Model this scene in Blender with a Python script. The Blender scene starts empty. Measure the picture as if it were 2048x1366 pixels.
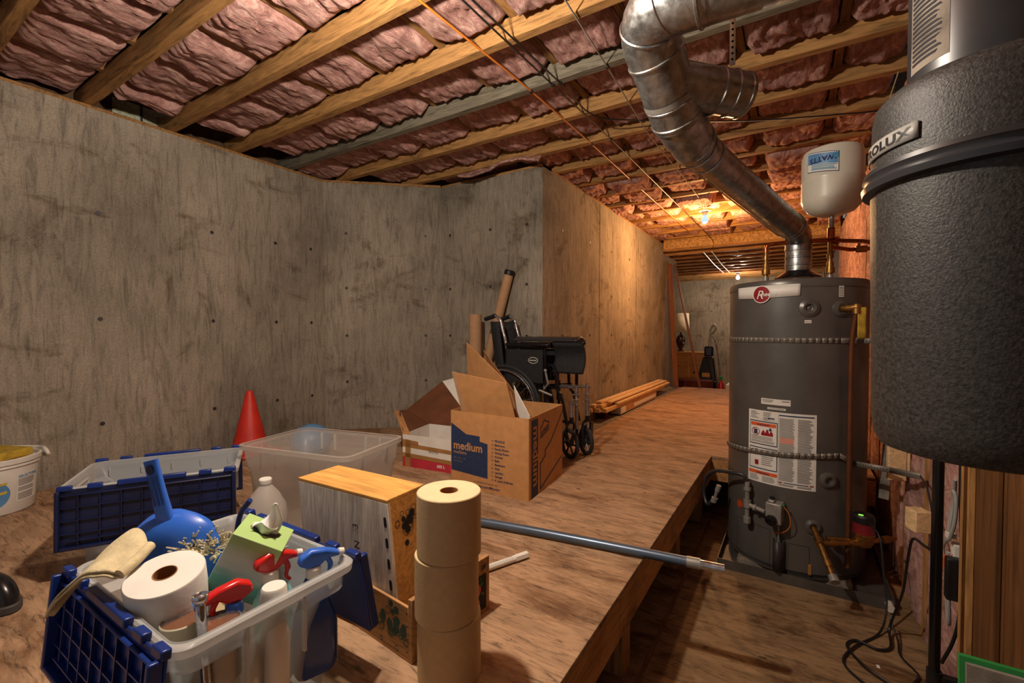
import bpy, bmesh, math, random
from mathutils import Vector, Matrix, noise, Euler
random.seed(7)
SC = bpy.context.scene
COL = SC.collection
PI = math.pi
def V(*a): return Vector(a)

# ------------------------------------------------------------ camera, world, lights, exposure
cd = bpy.data.cameras.new('camera'); cam = bpy.data.objects.new('camera', cd); COL.objects.link(cam)
cd.sensor_width = 36; cd.lens = 36*902/2048; cd.clip_start = .02
cam.location = (0, 0, 1.26)
cam.rotation_euler = (math.radians(90-1.334), 0, math.radians(32.1))
SC.camera = cam
SC.view_settings.view_transform = 'Standard'; SC.view_settings.look = 'None'
SC.view_settings.exposure = 0.0; SC.view_settings.gamma = 1.0; SC.view_settings.use_curve_mapping = False
w = bpy.data.worlds.new('world'); SC.world = w; w.use_nodes = True
w.node_tree.nodes['Background'].inputs[0].default_value = (.62, .66, .70, 1)
w.node_tree.nodes['Background'].inputs[1].default_value = .30
def lamp(name, loc, watt, col, rad):
    l = bpy.data.lights.new(name, 'POINT'); l.energy = watt; l.color = col; l.shadow_soft_size = rad
    o = bpy.data.objects.new(name, l); COL.objects.link(o); o.location = loc; return o
lamp('bare_bulb_light', (-1.02, .76, 2.24), 112, (1, .88, .74), .035)
lamp('corridor_bulb_light', (-.83, 5.20, 2.27), 84, (1, .52, .20), .035)
lamp('far_bulb_light', (-.95, 9.75, 2.12), 45, (1, .80, .60), .035)

# ------------------------------------------------------------ materials
MATS = {}
def newmat(name):
    m = bpy.data.materials.new(name); m.use_nodes = True
    nt = m.node_tree; b = nt.nodes['Principled BSDF']; MATS[name] = m
    return m, nt, b
def N(nt, t, **k):
    n = nt.nodes.new(t)
    for a, v in k.items(): setattr(n, a, v)
    return n
def coords(nt, scale=(1, 1, 1), rot=(0, 0, 0)):
    tc = N(nt, 'ShaderNodeTexCoord'); mp = N(nt, 'ShaderNodeMapping')
    mp.inputs['Scale'].default_value = scale; mp.inputs['Rotation'].default_value = rot
    nt.links.new(tc.outputs['Object'], mp.inputs[0]); return mp.outputs[0]
def nz(nt, co, scale, detail=4, rough=.55, dist=0):
    n = N(nt, 'ShaderNodeTexNoise'); n.inputs['Scale'].default_value = scale; n.inputs['Detail'].default_value = detail
    n.inputs['Roughness'].default_value = rough; n.inputs['Distortion'].default_value = dist
    nt.links.new(co, n.inputs['Vector']); return n.outputs['Fac']
def ramp(nt, fac, stops):
    r = N(nt, 'ShaderNodeValToRGB'); e = r.color_ramp.elements
    while len(e) < len(stops): e.new(.5)
    for i, (p, c) in enumerate(stops):
        e[i].position = p; e[i].color = (c[0], c[1], c[2], 1) if not isinstance(c, (int, float)) else (c, c, c, 1)
    nt.links.new(fac, r.inputs[0]); return r.outputs[0]
def mixc(nt, a, b, f, mode='MULTIPLY'):
    m = N(nt, 'ShaderNodeMix', data_type='RGBA', blend_type=mode)
    if isinstance(f, (int, float)): m.inputs[0].default_value = f
    else: nt.links.new(f, m.inputs[0])
    for s, v in ((6, a), (7, b)):
        if isinstance(v, tuple): m.inputs[s].default_value = (*v, 1)
        else: nt.links.new(v, m.inputs[s])
    return m.outputs[2]
def bump(nt, b, h, strength=.3, dist=.01):
    n = N(nt, 'ShaderNodeBump'); n.inputs['Strength'].default_value = strength; n.inputs['Distance'].default_value = dist
    nt.links.new(h, n.inputs['Height']); nt.links.new(n.outputs[0], b.inputs['Normal'])
def lin(c): return tuple(((x/255)/12.92 if x/255 <= .04045 else ((x/255+.055)/1.055)**2.4) for x in c)
def plain(name, rgb, rough=.5, metal=0, var=.12, vs=12, bmp=0, spec=None, coat=0, alpha=None):
    m, nt, b = newmat(name); c = lin(rgb)
    co = coords(nt); f = nz(nt, co, vs, 5)
    k = tuple(x*(1-var*1.6) for x in c); h = tuple(min(1, x*(1+var)) for x in c)
    nt.links.new(ramp(nt, f, [(.3, k), (.7, h)]), b.inputs['Base Color'])
    b.inputs['Roughness'].default_value = rough; b.inputs['Metallic'].default_value = metal
    if spec is not None: b.inputs['Specular IOR Level'].default_value = spec
    if coat: b.inputs['Coat Weight'].default_value = coat
    if bmp: bump(nt, b, nz(nt, co, vs*4, 5), bmp, .003)
    if alpha is not None: b.inputs['Alpha'].default_value = alpha
    return m
def concrete(name, tone):
    m, nt, b = newmat(name)
    co = coords(nt)
    vert = coords(nt, (1, 1, .13))
    big = nz(nt, co, 1.4, 6, .6)
    c = ramp(nt, big, [(.28, tuple(x*.62 for x in tone)), (.5, tone), (.74, tuple(min(1, x*1.32) for x in tone))])
    st = nz(nt, vert, 30, 6, .7, 1.2)
    c = mixc(nt, c, ramp(nt, st, [(.33, .45), (.5, .95), (.7, 1.18)]), .75)
    sp = nz(nt, co, 110, 4, .7)
    c = mixc(nt, c, ramp(nt, sp, [(.3, .55), (.5, 1.0), (.7, 1.3)]), .6)
    # brown damp stains with an outline of their own
    hs = nz(nt, coords(nt, (1, 1, 1.7)), 2.3, 7, .68, .6)
    c = mixc(nt, c, (.34, .27, .19), ramp(nt, hs, [(.56, 0.0), (.66, .62)]), 'MULTIPLY')
    drip = nz(nt, coords(nt, (1, 1, .25)), 7, 6, .7, .8)
    c = mixc(nt, c, (.40, .32, .24), ramp(nt, drip, [(.60, 0.0), (.70, .7)]), 'MULTIPLY')
    nt.links.new(c, b.inputs['Base Color']); b.inputs['Roughness'].default_value = .9
    b.inputs['Specular IOR Level'].default_value = .2
    bump(nt, b, st, .35, .006); return m
concrete('concrete_gray', lin((150, 139, 123)))
def timber(name, rgb, axis='X', dark=.5, fine=1.0, stain=.35, rough=.7):
    m, nt, b = newmat(name); c0 = lin(rgb)
    sc = {'X': (.10, 1, 1), 'Y': (1, .10, 1), 'Z': (1, 1, .10)}[axis]
    co = coords(nt, sc); cu = coords(nt)
    g = nz(nt, co, 26*fine, 6, .62, 2.2)
    c = ramp(nt, g, [(.34, tuple(x*dark for x in c0)), (.5, c0), (.7, tuple(min(1, x*1.25) for x in c0))])
    g2 = nz(nt, co, 120*fine, 3, .6)
    c = mixc(nt, c, ramp(nt, g2, [(.35, .7), (.6, 1.1)]), .5)
    s = nz(nt, cu, 3.5, 6, .65)
    c = mixc(nt, c, (.42, .28, .16), ramp(nt, s, [(.5, 0.0), (.72, stain)]), 'MULTIPLY')
    nt.links.new(c, b.inputs['Base Color']); b.inputs['Roughness'].default_value = rough
    b.inputs['Specular IOR Level'].default_value = .25
    bump(nt, b, g, .25, .002); return m
def plywood(name, rgb, stain):
    m, nt, b = newmat(name); c0 = lin(rgb)
    co = coords(nt, (.16, 1, 1)); cu = coords(nt)
    n0 = nz(nt, coords(nt, (.35, 1, 1)), 2.6, 4, .5, .4)
    wv = N(nt, 'ShaderNodeMath', operation='MULTIPLY'); nt.links.new(n0, wv.inputs[0]); wv.inputs[1].default_value = 55
    sn = N(nt, 'ShaderNodeMath', operation='SINE'); nt.links.new(wv.outputs[0], sn.inputs[0])
    mr = N(nt, 'ShaderNodeMapRange'); nt.links.new(sn.outputs[0], mr.inputs[0]); mr.inputs[1].default_value = -1; mr.inputs[2].default_value = 1
    c = ramp(nt, mr.outputs[0], [(.0, tuple(x*.82 for x in c0)), (.3, tuple(x*.97 for x in c0)), (.9, tuple(min(1, x*1.06) for x in c0))])
    g = nz(nt, co, 60, 8, .72, 1.0)
    c = mixc(nt, c, ramp(nt, g, [(.36, .28), (.47, .95), (.66, 1.25)]), .85)
    s = nz(nt, coords(nt, (.45, 1, 1)), 5.5, 7, .7, .5)
    c = mixc(nt, c, (.30, .19, .11), ramp(nt, s, [(.5, 0.0), (.66, stain)]), 'MULTIPLY')
    k = nz(nt, coords(nt, (.5, 1, 1)), 16, 3, .5)
    c = mixc(nt, c, (.12, .07, .04), ramp(nt, k, [(.70, 0.0), (.76, .85)]), 'MULTIPLY')
    nt.links.new(c, b.inputs['Base Color']); b.inputs['Roughness'].default_value = .72
    b.inputs['Specular IOR Level'].default_value = .25
    bump(nt, b, g, .3, .002); return m
plywood('ply_platform', (170, 136, 104), .75)
plywood('ply_low', (140, 112, 80), .95)
timber('wood_x', (160, 118, 70), 'X'); timber('wood_y', (140, 102, 60), 'Y'); timber('wood_z', (176, 130, 78), 'Z')
timber('wood_dark', (120, 84, 50), 'Y'); timber('wood_gray', (112, 104, 88), 'X')
timber('wood_orange', (214, 158, 84), 'X', .75, .7, .25); timber('pine_raw', (232, 222, 204), 'Z', .72, 1.2, .6)
timber('panel_wood', (104, 68, 36), 'Z', .7, .6, .2); timber('trim_red', (112, 68, 42), 'Z', .7)
timber('lumber_new', (222, 188, 140), 'Y', .8, 1, .1); timber('dresser_wood', (170, 120, 66), 'X', .75, 1, .2, .5)
timber('redwood_box', (84, 30, 18), 'X', .7)
timber('lug_wood', (176, 132, 84), 'X', .6, 1, .6)
timber('stain_wood', (186, 138, 86), 'Y', .6, 1, .8)
def insulation(name, rgb, hi):
    m, nt, b = newmat(name)
    co = coords(nt); st = coords(nt, (1.3, .4, 1))
    f = nz(nt, st, 16, 8, .72, 1.4)
    c = ramp(nt, f, [(.30, tuple(x*.45 for x in lin(rgb))), (.48, lin(rgb)), (.68, lin(hi))])
    f2 = nz(nt, co, 3.2, 5, .6)
    c = mixc(nt, c, ramp(nt, f2, [(.3, .6), (.65, 1.12)]), .8)
    f3 = nz(nt, co, 90, 4, .8)
    c = mixc(nt, c, ramp(nt, f3, [(.3, .7), (.6, 1.1)]), .6)
    nt.links.new(c, b.inputs['Base Color']); b.inputs['Roughness'].default_value = 1
    b.inputs['Specular IOR Level'].default_value = .05
    bump(nt, b, f, .9, .02); return m
insulation('insul', (186, 138, 128), (230, 192, 178))
insulation('insul_wall', (196, 148, 138), (232, 194, 178))
m, nt, b = newmat('foil'); co = coords(nt)
b.inputs['Metallic'].default_value = .8; b.inputs['Roughness'].default_value = .32
nt.links.new(ramp(nt, nz(nt, co, 9, 5), [(.35, lin((120, 50, 30))), (.6, lin((170, 120, 95)))]), b.inputs['Base Color'])
bump(nt, b, nz(nt, coords(nt, (1, 3, 1)), 14, 5, .6), .8, .02)
def galv(name, rgb, rough=.34):
    m, nt, b = newmat(name); co = coords(nt)
    b.inputs['Metallic'].default_value = .92
    f = nz(nt, co, 26, 6, .75, .5)
    nt.links.new(ramp(nt, f, [(.3, tuple(x*.45 for x in lin(rgb))), (.62, lin(rgb))]), b.inputs['Base Color'])
    nt.links.new(ramp(nt, nz(nt, co, 40, 4), [(.3, rough-.1), (.7, rough+.16)]), b.inputs['Roughness'])
    bump(nt, b, nz(nt, co, 7, 3), .12, .01); return m
galv('galvanized', (176, 176, 174)); plain('zinc', (158, 155, 148), .4, .45, .15, 20); galv('chrome', (215, 215, 220), .15)
plain('strap_metal', (128, 122, 112), .5, .3, .1)
galv('copper', (196, 104, 56), .32); galv('brass', (176, 130, 70), .38); plain('copper_dull', (104, 62, 36), .5, .5, .15)
m, nt, b = newmat('vac_gray'); co = coords(nt)
nt.links.new(ramp(nt, nz(nt, co, 170, 5, .6), [(.35, lin((28, 27, 26))), (.65, lin((62, 60, 57)))]), b.inputs['Base Color'])
b.inputs['Roughness'].default_value = .5; bump(nt, b, nz(nt, co, 260, 3, .6), .7, .0015)
m, nt, b = newmat('heater_gray'); co = coords(nt)
nt.links.new(ramp(nt, nz(nt, co, 8, 5), [(.3, lin((84, 81, 77))), (.7, lin((98, 94, 89)))]), b.inputs['Base Color'])
b.inputs['Roughness'].default_value = .33; b.inputs['Metallic'].default_value = .25; bump(nt, b, nz(nt, co, 320, 2), .12, .001)
plain('heater_dark', (46, 44, 43), .5); plain('black', (22, 22, 24), .45, 0, .2, 20); plain('black_gloss', (16, 16, 18), .18, 0, .1)
plain('black_fabric', (24, 24, 26), .8, 0, .35, 40, .5); plain('rubber', (30, 30, 32), .7, 0, .2, 30)
plain('dark_gray', (46, 46, 49), .35); plain('light_gray_cap', (156, 154, 148), .5)
plain('white', (226, 222, 212), .5, 0, .05); plain('offwhite_tank', (206, 200, 184), .3, 0, .04); plain('paper_white', (220, 216, 206), .8, 0, .05)
plain('tissue_white', (236, 234, 228), .9, 0, .05, 14, .3); plain('towel_paper', (224, 220, 210), .95, 0, .05, 30, .12)
plain('kraft', (186, 134, 82), .85, 0, .08, 24); plain('kraft_dark', (150, 102, 60), .85, 0, .1, 24); plain('kraft_edge', (214, 172, 120), .85)
plain('kraft_inside', (104, 60, 32), .9, 0, .15, 10); plain('tube_kraft', (176, 136, 98), .8, 0, .06, 30)
plain('roll_paper', (196, 168, 124), .8, 0, .04, 60, .2); plain('roll_end', (214, 196, 152), .8, 0, .05, 30)
plain('navy_print', (28, 46, 82), .75, 0, .12, 50); plain('ink', (30, 28, 34), .8); plain('ink_gray', (120, 116, 112), .8)
plain('blue', (44, 100, 200), .38, 0, .06, 8, 0, None, .15); plain('blue_lid', (19, 46, 118), .35, 0, .2, 9, .1); plain('navy_lid', (18, 26, 62), .4, 0, .25, 9, .1)
plain('blue_dark_bottle', (36, 70, 140), .2); plain('red', (200, 34, 30), .25, 0, .06); plain('cone_red', (206, 44, 26), .5, 0, .12, 10)
plain('orange', (224, 104, 44), .6); plain('orange_wire', (214, 120, 40), .5); plain('label_orange', (220, 90, 30), .7)
plain('maroon', (120, 26, 34), .4); plain('badge_red', (140, 20, 34), .4); plain('rose_box', (186, 44, 60), .7); plain('tape_brown', (160, 116, 66), .3)
plain('green_paint', (40, 134, 62), .6); plain('leaf_green', (50, 110, 50), .7); plain('green_ink', (44, 76, 64), .8); plain('tomato', (210, 74, 50), .6)
plain('cream_cloth', (206, 190, 150), .95, 0, .12, 30, .8); plain('duster', (212, 200, 166), 1, 0, .2, 50, .8)
plain('yellow_tag', (190, 158, 50), .7, 0, .2, 40); plain('steel_blue', (92, 108, 126), .32, .45, .08); plain('sky_blue', (90, 140, 186), .4)
plain('aqua_bottle', (150, 206, 204), .25); plain('teal_label', (70, 140, 176), .7); plain('amber', (116, 64, 20), .15, 0, .2, 20, 0, None, .3); plain('tin_label', (206, 200, 170), .7)
plain('lampshade', (214, 204, 178), .9); plain('ceramic_dark', (52, 24, 18), .2); plain('osb', (196, 150, 92), .85, 0, .35, 45, .4); plain('navy_text', (30, 44, 92), .8)
plain('wood_dim', (92, 66, 42), .8, 0, .3, 12, .2); plain('vent_metal', (196, 198, 170), .6, 0, .25, 60); plain('shoe_black', (26, 24, 26), .25); plain('shoe_sole', (66, 62, 58), .7); plain('bare_cloth', (180, 160, 120), .9)
plain('dust_gray', (128, 118, 106), .95, 0, .3, 18, .5); plain('pan_metal', (98, 94, 88), .5, .6, .2, 10); plain('yellow', (208, 180, 60), .7)
def emis(name, rgb, s):
    m, nt, b = newmat(name); b.inputs['Base Color'].default_value = (0, 0, 0, 1); b.inputs['Emission Color'].default_value = (*rgb, 1)
    b.inputs['Emission Strength'].default_value = s; return m
emis('bulb_glow', (.36, .62, 1), 1.3); emis('led_green', (.3, 1, .1), 1.2); emis('bulb_white', (.8, .9, 1), 3)
def clear(name, rgb, mixf, rough=.35):
    m, nt, b = newmat(name); co = coords(nt)
    b.inputs['Roughness'].default_value = rough
    nt.links.new(ramp(nt, nz(nt, co, 6, 3), [(.3, tuple(x*.93 for x in lin(rgb))), (.7, lin(rgb))]), b.inputs['Base Color'])
    tr = N(nt, 'ShaderNodeBsdfTransparent'); tr.inputs[0].default_value = (.96, .96, .97, 1)
    tl = N(nt, 'ShaderNodeBsdfTranslucent'); tl.inputs[0].default_value = (*lin(rgb), 1)
    m1 = N(nt, 'ShaderNodeMixShader'); m1.inputs[0].default_value = .35
    mx = N(nt, 'ShaderNodeMixShader'); mx.inputs[0].default_value = mixf
    out = nt.nodes['Material Output']
    nt.links.new(b.outputs[0], m1.inputs[1]); nt.links.new(tl.outputs[0], m1.inputs[2])
    nt.links.new(tr.outputs[0], mx.inputs[1]); nt.links.new(m1.outputs[0], mx.inputs[2]); nt.links.new(mx.outputs[0], out.inputs[0]); return m
clear('bin_clear', (206, 200, 190), .33); clear('tote_clear', (208, 212, 212), .42); clear('jug_clear', (216, 210, 200), .66); clear('wrap', (230, 230, 230), .07, .08)
clear('tote_rim', (222, 222, 218), .7); clear('bin_rim', (216, 208, 196), .5)
m, nt, b = newmat('tissue_box'); tc = N(nt, 'ShaderNodeTexCoord'); sx = N(nt, 'ShaderNodeSeparateXYZ'); nt.links.new(tc.outputs['Object'], sx.inputs[0])
ad = N(nt, 'ShaderNodeMath', operation='MULTIPLY_ADD'); nt.links.new(nz(nt, coords(nt, (.4, .4, 2)), 14, 4), ad.inputs[0]); ad.inputs[1].default_value = .06; nt.links.new(sx.outputs[2], ad.inputs[2])
mr = N(nt, 'ShaderNodeMapRange'); nt.links.new(ad.outputs[0], mr.inputs[0]); mr.inputs[1].default_value = .03; mr.inputs[2].default_value = .15
nt.links.new(ramp(nt, mr.outputs[0], [(0, lin((60, 120, 104))), (.3, lin((96, 176, 170))), (.45, lin((190, 214, 204))), (.7, lin((206, 224, 206))), (.95, lin((164, 196, 122)))]), b.inputs['Base Color'])
b.inputs['Roughness'].default_value = .5
def M(n): return MATS[n]

# ------------------------------------------------------------ builders
MW = {}                      # world matrix of every root and part
def tagp(o, label=None, cat=None, group=None, kind=None):
    if label: o['label'] = label
    if cat: o['category'] = cat
    if group: o['group'] = group
    if kind: o['kind'] = kind
    return o
def thing(name, label, cat, loc=(0, 0, 0), rotz=0, group=None, mat=None):
    o = bpy.data.objects.new(name, None); COL.objects.link(o); o.empty_display_size = .05
    mw = mat if mat is not None else Matrix.Translation(Vector(loc)) @ Matrix.Rotation(rotz, 4, 'Z')
    o.matrix_world = mw; MW[o.name] = mw.copy()
    return tagp(o, label, cat, group)
class MB:
    def __init__(s): s.v = []; s.f = []; s.m = []
    def face(s, pts, m=0):
        i = len(s.v); s.v += [Vector(p) for p in pts]; s.f.append(tuple(range(i, i+len(pts)))); s.m.append(m); return s
    def add(s, vs, fs, m=0):
        i = len(s.v); s.v += [Vector(p) for p in vs]
        for f in fs: s.f.append(tuple(i+k for k in f)); s.m.append(m)
        return s
    def hexa(s, p, m=0):     # 8 points: bottom 4 ccw, top 4 ccw
        return s.add(p, [(3, 2, 1, 0), (4, 5, 6, 7), (0, 1, 5, 4), (1, 2, 6, 5), (2, 3, 7, 6), (3, 0, 4, 7)], m)
    def box(s, x0, y0, z0, x1, y1, z1, m=0, mat=None):
        p = [V(x0, y0, z0), V(x1, y0, z0), V(x1, y1, z0), V(x0, y1, z0), V(x0, y0, z1), V(x1, y0, z1), V(x1, y1, z1), V(x0, y1, z1)]
        if mat: p = [mat @ q for q in p]
        return s.hexa(p, m)
    def slab(s, q, th, m=0): # quad with thickness
        q = [Vector(a) for a in q]; n = (q[1]-q[0]).cross(q[3]-q[0]).normalized()*th/2
        return s.hexa([a-n for a in q]+[a+n for a in q], m)
    def bar(s, a, b, w, h, up=(0, 0, 1), m=0):
        a, b = Vector(a), Vector(b); d = (b-a).normalized(); u = Vector(up)
        r = d.cross(u).normalized(); u = r.cross(d).normalized()
        p = []
        for c in (a, b):
            for sx, sy in ((-1, -1), (1, -1), (1, 1), (-1, 1)): p.append(c+r*w/2*sx+u*h/2*sy)
        return s.hexa(p, m)
    def cyl(s, a, b, r0, r1=None, n=24, m=0, caps=True):
        r1 = r0 if r1 is None else r1
        return s.tube([a, b], [r0, r1], n, m, caps)
    def tube(s, pts, r, n=10, m=0, caps=True):
        pts = [Vector(p) for p in pts]; k = len(pts)
        rs = r if isinstance(r, (list, tuple)) else [r]*k
        t = [(pts[min(i+1, k-1)]-pts[max(i-1, 0)]).normalized() for i in range(k)]
        u = t[0].orthogonal().normalized(); base = len(s.v)
        for i in range(k):
            u = (u-t[i]*u.dot(t[i])).normalized(); w_ = t[i].cross(u)
            for j in range(n):
                a = 2*PI*j/n; s.v.append(pts[i]+(u*math.cos(a)+w_*math.sin(a))*rs[i])
        for i in range(k-1):
            for j in range(n):
                s.f.append((base+i*n+j, base+i*n+(j+1) % n, base+(i+1)*n+(j+1) % n, base+(i+1)*n+j)); s.m.append(m)
        if caps:
            s.f.append(tuple(base+j for j in reversed(range(n)))); s.m.append(m)
            s.f.append(tuple(base+(k-1)*n+j for j in range(n))); s.m.append(m)
        return s
    def lathe(s, prof, c=(0, 0, 0), n=32, m=0, mat=None, ms=None, closed=False):
        c = Vector(c); base = len(s.v); k = len(prof)
        for r, z in prof:
            for j in range(n):
                a = 2*PI*j/n; p = V(r*math.cos(a), r*math.sin(a), z)
                s.v.append((mat @ p) if mat else c+p)
        for i in range(k-1):
            for j in range(n):
                s.f.append((base+i*n+j, base+i*n+(j+1) % n, base+(i+1)*n+(j+1) % n, base+(i+1)*n+j)); s.m.append(ms[i] if ms else m)
        if prof[0][0] > 1e-5 and not closed: s.f.append(tuple(base+j for j in reversed(range(n)))); s.m.append(ms[0] if ms else m)
        if prof[-1][0] > 1e-5 and not closed: s.f.append(tuple(base+(k-1)*n+j for j in range(n))); s.m.append(ms[-1] if ms else m)
        return s
    def torus(s, c, R, r, axis='Y', n=40, k=10, m=0, mat=None):
        c = Vector(c); base = len(s.v)
        for i in range(n):
            a = 2*PI*i/n
            for j in range(k):
                b_ = 2*PI*j/k; q = R+r*math.cos(b_); z = r*math.sin(b_); x, y = q*math.cos(a), q*math.sin(a)
                p = {'Z': V(x, y, z), 'Y': V(x, z, y), 'X': V(z, x, y)}[axis]
                s.v.append((mat @ p) if mat else c+p)
        for i in range(n):
            for j in range(k):
                s.f.append((base+i*k+j, base+((i+1) % n)*k+j, base+((i+1) % n)*k+(j+1) % k, base+i*k+(j+1) % k)); s.m.append(m)
        return s
    def grid(s, fn, nu, nv, m=0):
        base = len(s.v)
        for i in range(nu+1):
            for j in range(nv+1): s.v.append(Vector(fn(i/nu, j/nv)))
        for i in range(nu):
            for j in range(nv):
                a = base+i*(nv+1)+j; s.f.append((a, a+nv+1, a+nv+2, a+1)); s.m.append(m)
        return s
    def ball(s, c, r, n=20, m=0, sq=(1, 1, 1)):
        return s.grid(lambda u, v: Vector(c)+V(r*sq[0]*math.sin(PI*v)*math.cos(2*PI*u), r*sq[1]*math.sin(PI*v)*math.sin(2*PI*u), r*sq[2]*math.cos(PI*v)), n, n//2, m)
    def text(s, string, size, fn, m=0, align='LEFT', shear=0, bold=0, spacing=1):
        cu = bpy.data.curves.new('lettering', 'FONT'); cu.body = string; cu.size = size; cu.align_x = align; cu.shear = shear; cu.offset = bold; cu.space_character = spacing
        cu.resolution_u = 3
        o = bpy.data.objects.new('lettering', cu); COL.objects.link(o)
        dg = bpy.context.evaluated_depsgraph_get(); me = bpy.data.meshes.new_from_object(o.evaluated_get(dg))
        s.add([fn(v.co.x, v.co.y) for v in me.vertices], [tuple(p.vertices) for p in me.polygons], m)
        bpy.data.objects.remove(o); bpy.data.curves.remove(cu); bpy.data.meshes.remove(me); return s
    def build(s, name, mats, parent=None, local=False, smooth=35, bevel=0, solid=0, sub=0, fixn=True, **tags):
        mw = MW[parent.name] if parent else Matrix.Identity(4)
        inv = mw.inverted()
        vs = s.v if local else [inv @ p for p in s.v]
        if not parent:      # a one-mesh thing gets its origin at its base
            lo = Vector((min(p.x for p in vs), min(p.y for p in vs), min(p.z for p in vs))); hi = Vector((max(p.x for p in vs), max(p.y for p in vs), 0))
            org = V((lo.x+hi.x)/2, (lo.y+hi.y)/2, lo.z)
            if tags.get('kind') != 'structure': vs = [p-org for p in vs]
            else: org = V(0, 0, 0)
        me = bpy.data.meshes.new(name); me.from_pydata([tuple(p) for p in vs], [], s.f)
        for mn in ([mats] if isinstance(mats, str) else mats): me.materials.append(M(mn))
        for i, p in enumerate(me.polygons): p.material_index = s.m[i]
        if fixn:
            bm = bmesh.new(); bm.from_mesh(me); bmesh.ops.recalc_face_normals(bm, faces=bm.faces); bm.to_mesh(me); bm.free()
        if smooth: me.shade_smooth(); me.set_sharp_from_angle(angle=math.radians(smooth))
        me.update()
        o = bpy.data.objects.new(name, me); COL.objects.link(o)
        if parent: o.parent = parent; MW[o.name] = mw.copy()
        else: o.location = org; MW[o.name] = Matrix.Translation(org)
        if solid:
            md = o.modifiers.new('solid', 'SOLIDIFY'); md.thickness = solid; md.offset = 0
        if bevel:
            md = o.modifiers.new('bevel', 'BEVEL'); md.width = bevel; md.segments = 2; md.limit_method = 'ANGLE'; md.angle_limit = math.radians(40)
        if sub:
            md = o.modifiers.new('sub', 'SUBSURF'); md.levels = sub; md.render_levels = sub
        return tagp(o, tags.get('label'), tags.get('cat'), tags.get('group'), tags.get('kind'))
def crv(pts, seg=8):         # Catmull-Rom through points
    p = [Vector(a) for a in pts]; p = [p[0]*2-p[1]]+p+[p[-1]*2-p[-2]]; out = []
    for i in range(1, len(p)-2):
        for k in range(seg):
            t = k/seg; a, b, c, d = p[i-1:i+3]
            out.append(.5*((2*b)+(c-a)*t+(2*a-5*b+4*c-d)*t*t+(3*b-a-3*c+d)*t**3))
    out.append(p[-2]); return out
def frame(o, x, y):          # matrix with given origin, local x and y directions
    x = Vector(x).normalized(); y = Vector(y); z = x.cross(y).normalized(); y = z.cross(x)
    m_ = Matrix((x, y, z)).transposed().to_4x4(); m_.translation = Vector(o); return m_
def copytree(root, loc, rot=None):
    r = root.copy(); COL.objects.link(r); r.location = loc
    if rot is not None: r.rotation_euler = rot
    for ch in list(root.children):
        c = ch.copy(); COL.objects.link(c); c.parent = r
        for g in ch.children:
            d = g.copy(); COL.objects.link(d); d.parent = c
    return r
P = .41                      # platform top
WT = 2.53                    # top of the concrete walls
XW = .46                     # face of the right-hand wall

# ------------------------------------------------------------ setting
MB().box(-3.6, -1.2, -.06, 3.0, 11.4, 0).build('floor', 'ply_low', kind='structure', smooth=0)
def wallslab(pts, z0, z1, mat, name, holes, seams):
    (x0, y0), (x1, y1) = pts; a = V(x0, y0, 0); d = (V(x1, y1, 0)-a); L = d.length; d.normalize()
    n = V(d.y, -d.x, 0)      # towards the room
    mb = MB(); mb.hexa([a+V(0, 0, z0), a+d*L+V(0, 0, z0), a+d*L-n*.2+V(0, 0, z0), a-n*.2+V(0, 0, z0), a+V(0, 0, z1), a+d*L+V(0, 0, z1), a+d*L-n*.2+V(0, 0, z1), a-n*.2+V(0, 0, z1)])
    o = mb.build(name, mat, kind='structure', smooth=0)
    h = MB()
    for (u, z) in holes:
        c = a+d*u+V(0, 0, z); mt = frame(c+n*.003, d, V(0, 0, 1))
        h.lathe([(.0, -.001), (.009, 0), (.012, .0005)], n=12, mat=mt)
    if holes: h.build('tie_hole', 'heater_dark', o, label='row of small dark form tie holes', kind='stuff')
    if seams:
        sm = MB()
        for u in seams:
            c = a+d*u; sm.bar(c+n*.001+V(0, 0, z0+.01), c+n*.001+V(0, 0, z1-.01), .007, .007, up=n)
        sm.build('panel_seam', mat, o)
    return o
hz = [(u, z) for u in (.35, .95, 1.55, 2.15, 2.75, 3.2, 3.5) for z in (.72, 1.33, 1.94)]
wallslab([(-3.42, -1.2), (-3.42, 2.43)], 0, WT, 'concrete_gray', 'wall_left', hz, [.15, 1.37, 2.56])
wallslab([(-3.42, 2.43), (-2.67, 3.10)], 0, WT, 'concrete_gray', 'wall_corner', [(u, z) for u in (.18, .85) for z in (.82, 1.22, 1.63, 2.1)], [.02, .965])
wallslab([(-2.70, 3.09), (-1.66, 3.09)], 0, WT, 'concrete_gray', 'wall_back', [(u, z) for u in (.12, .55, .9) for z in (.82, 1.22, 1.63, 2.1)], [])
wallslab([(-1.66, 3.291), (-1.66, 6.85)], 0, WT, 'concrete_gray', 'wall_corridor', [(u, z) for u in (.15, .75, 1.35, 1.95, 2.55, 3.2) for z in (.72, 1.22, 1.63, 2.1)], [1.0, 2.22])
wallslab([(-1.66, 6.85), (-1.66, 7.72)], 0, 2.40, 'concrete_gray', 'wall_corridor_end', [], [])
wallslab([(-3.6, 11.0), (.6, 11.0)], 0, 2.42, 'concrete_gray', 'wall_far', [(u, z) for u in (2.0, 2.6) for z in (1.0, 1.7)], [1.55, 2.2, 2.55])
MB().box(-3.62, 7.7, 0, -3.42, 11, 2.45).build('wall_far_left', 'concrete_gray', kind='structure')
MB().box(-3.6, -1.4, 0, -3.42, -1.2, 2.5).build('wall_rear', 'concrete_gray', kind='structure')
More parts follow.
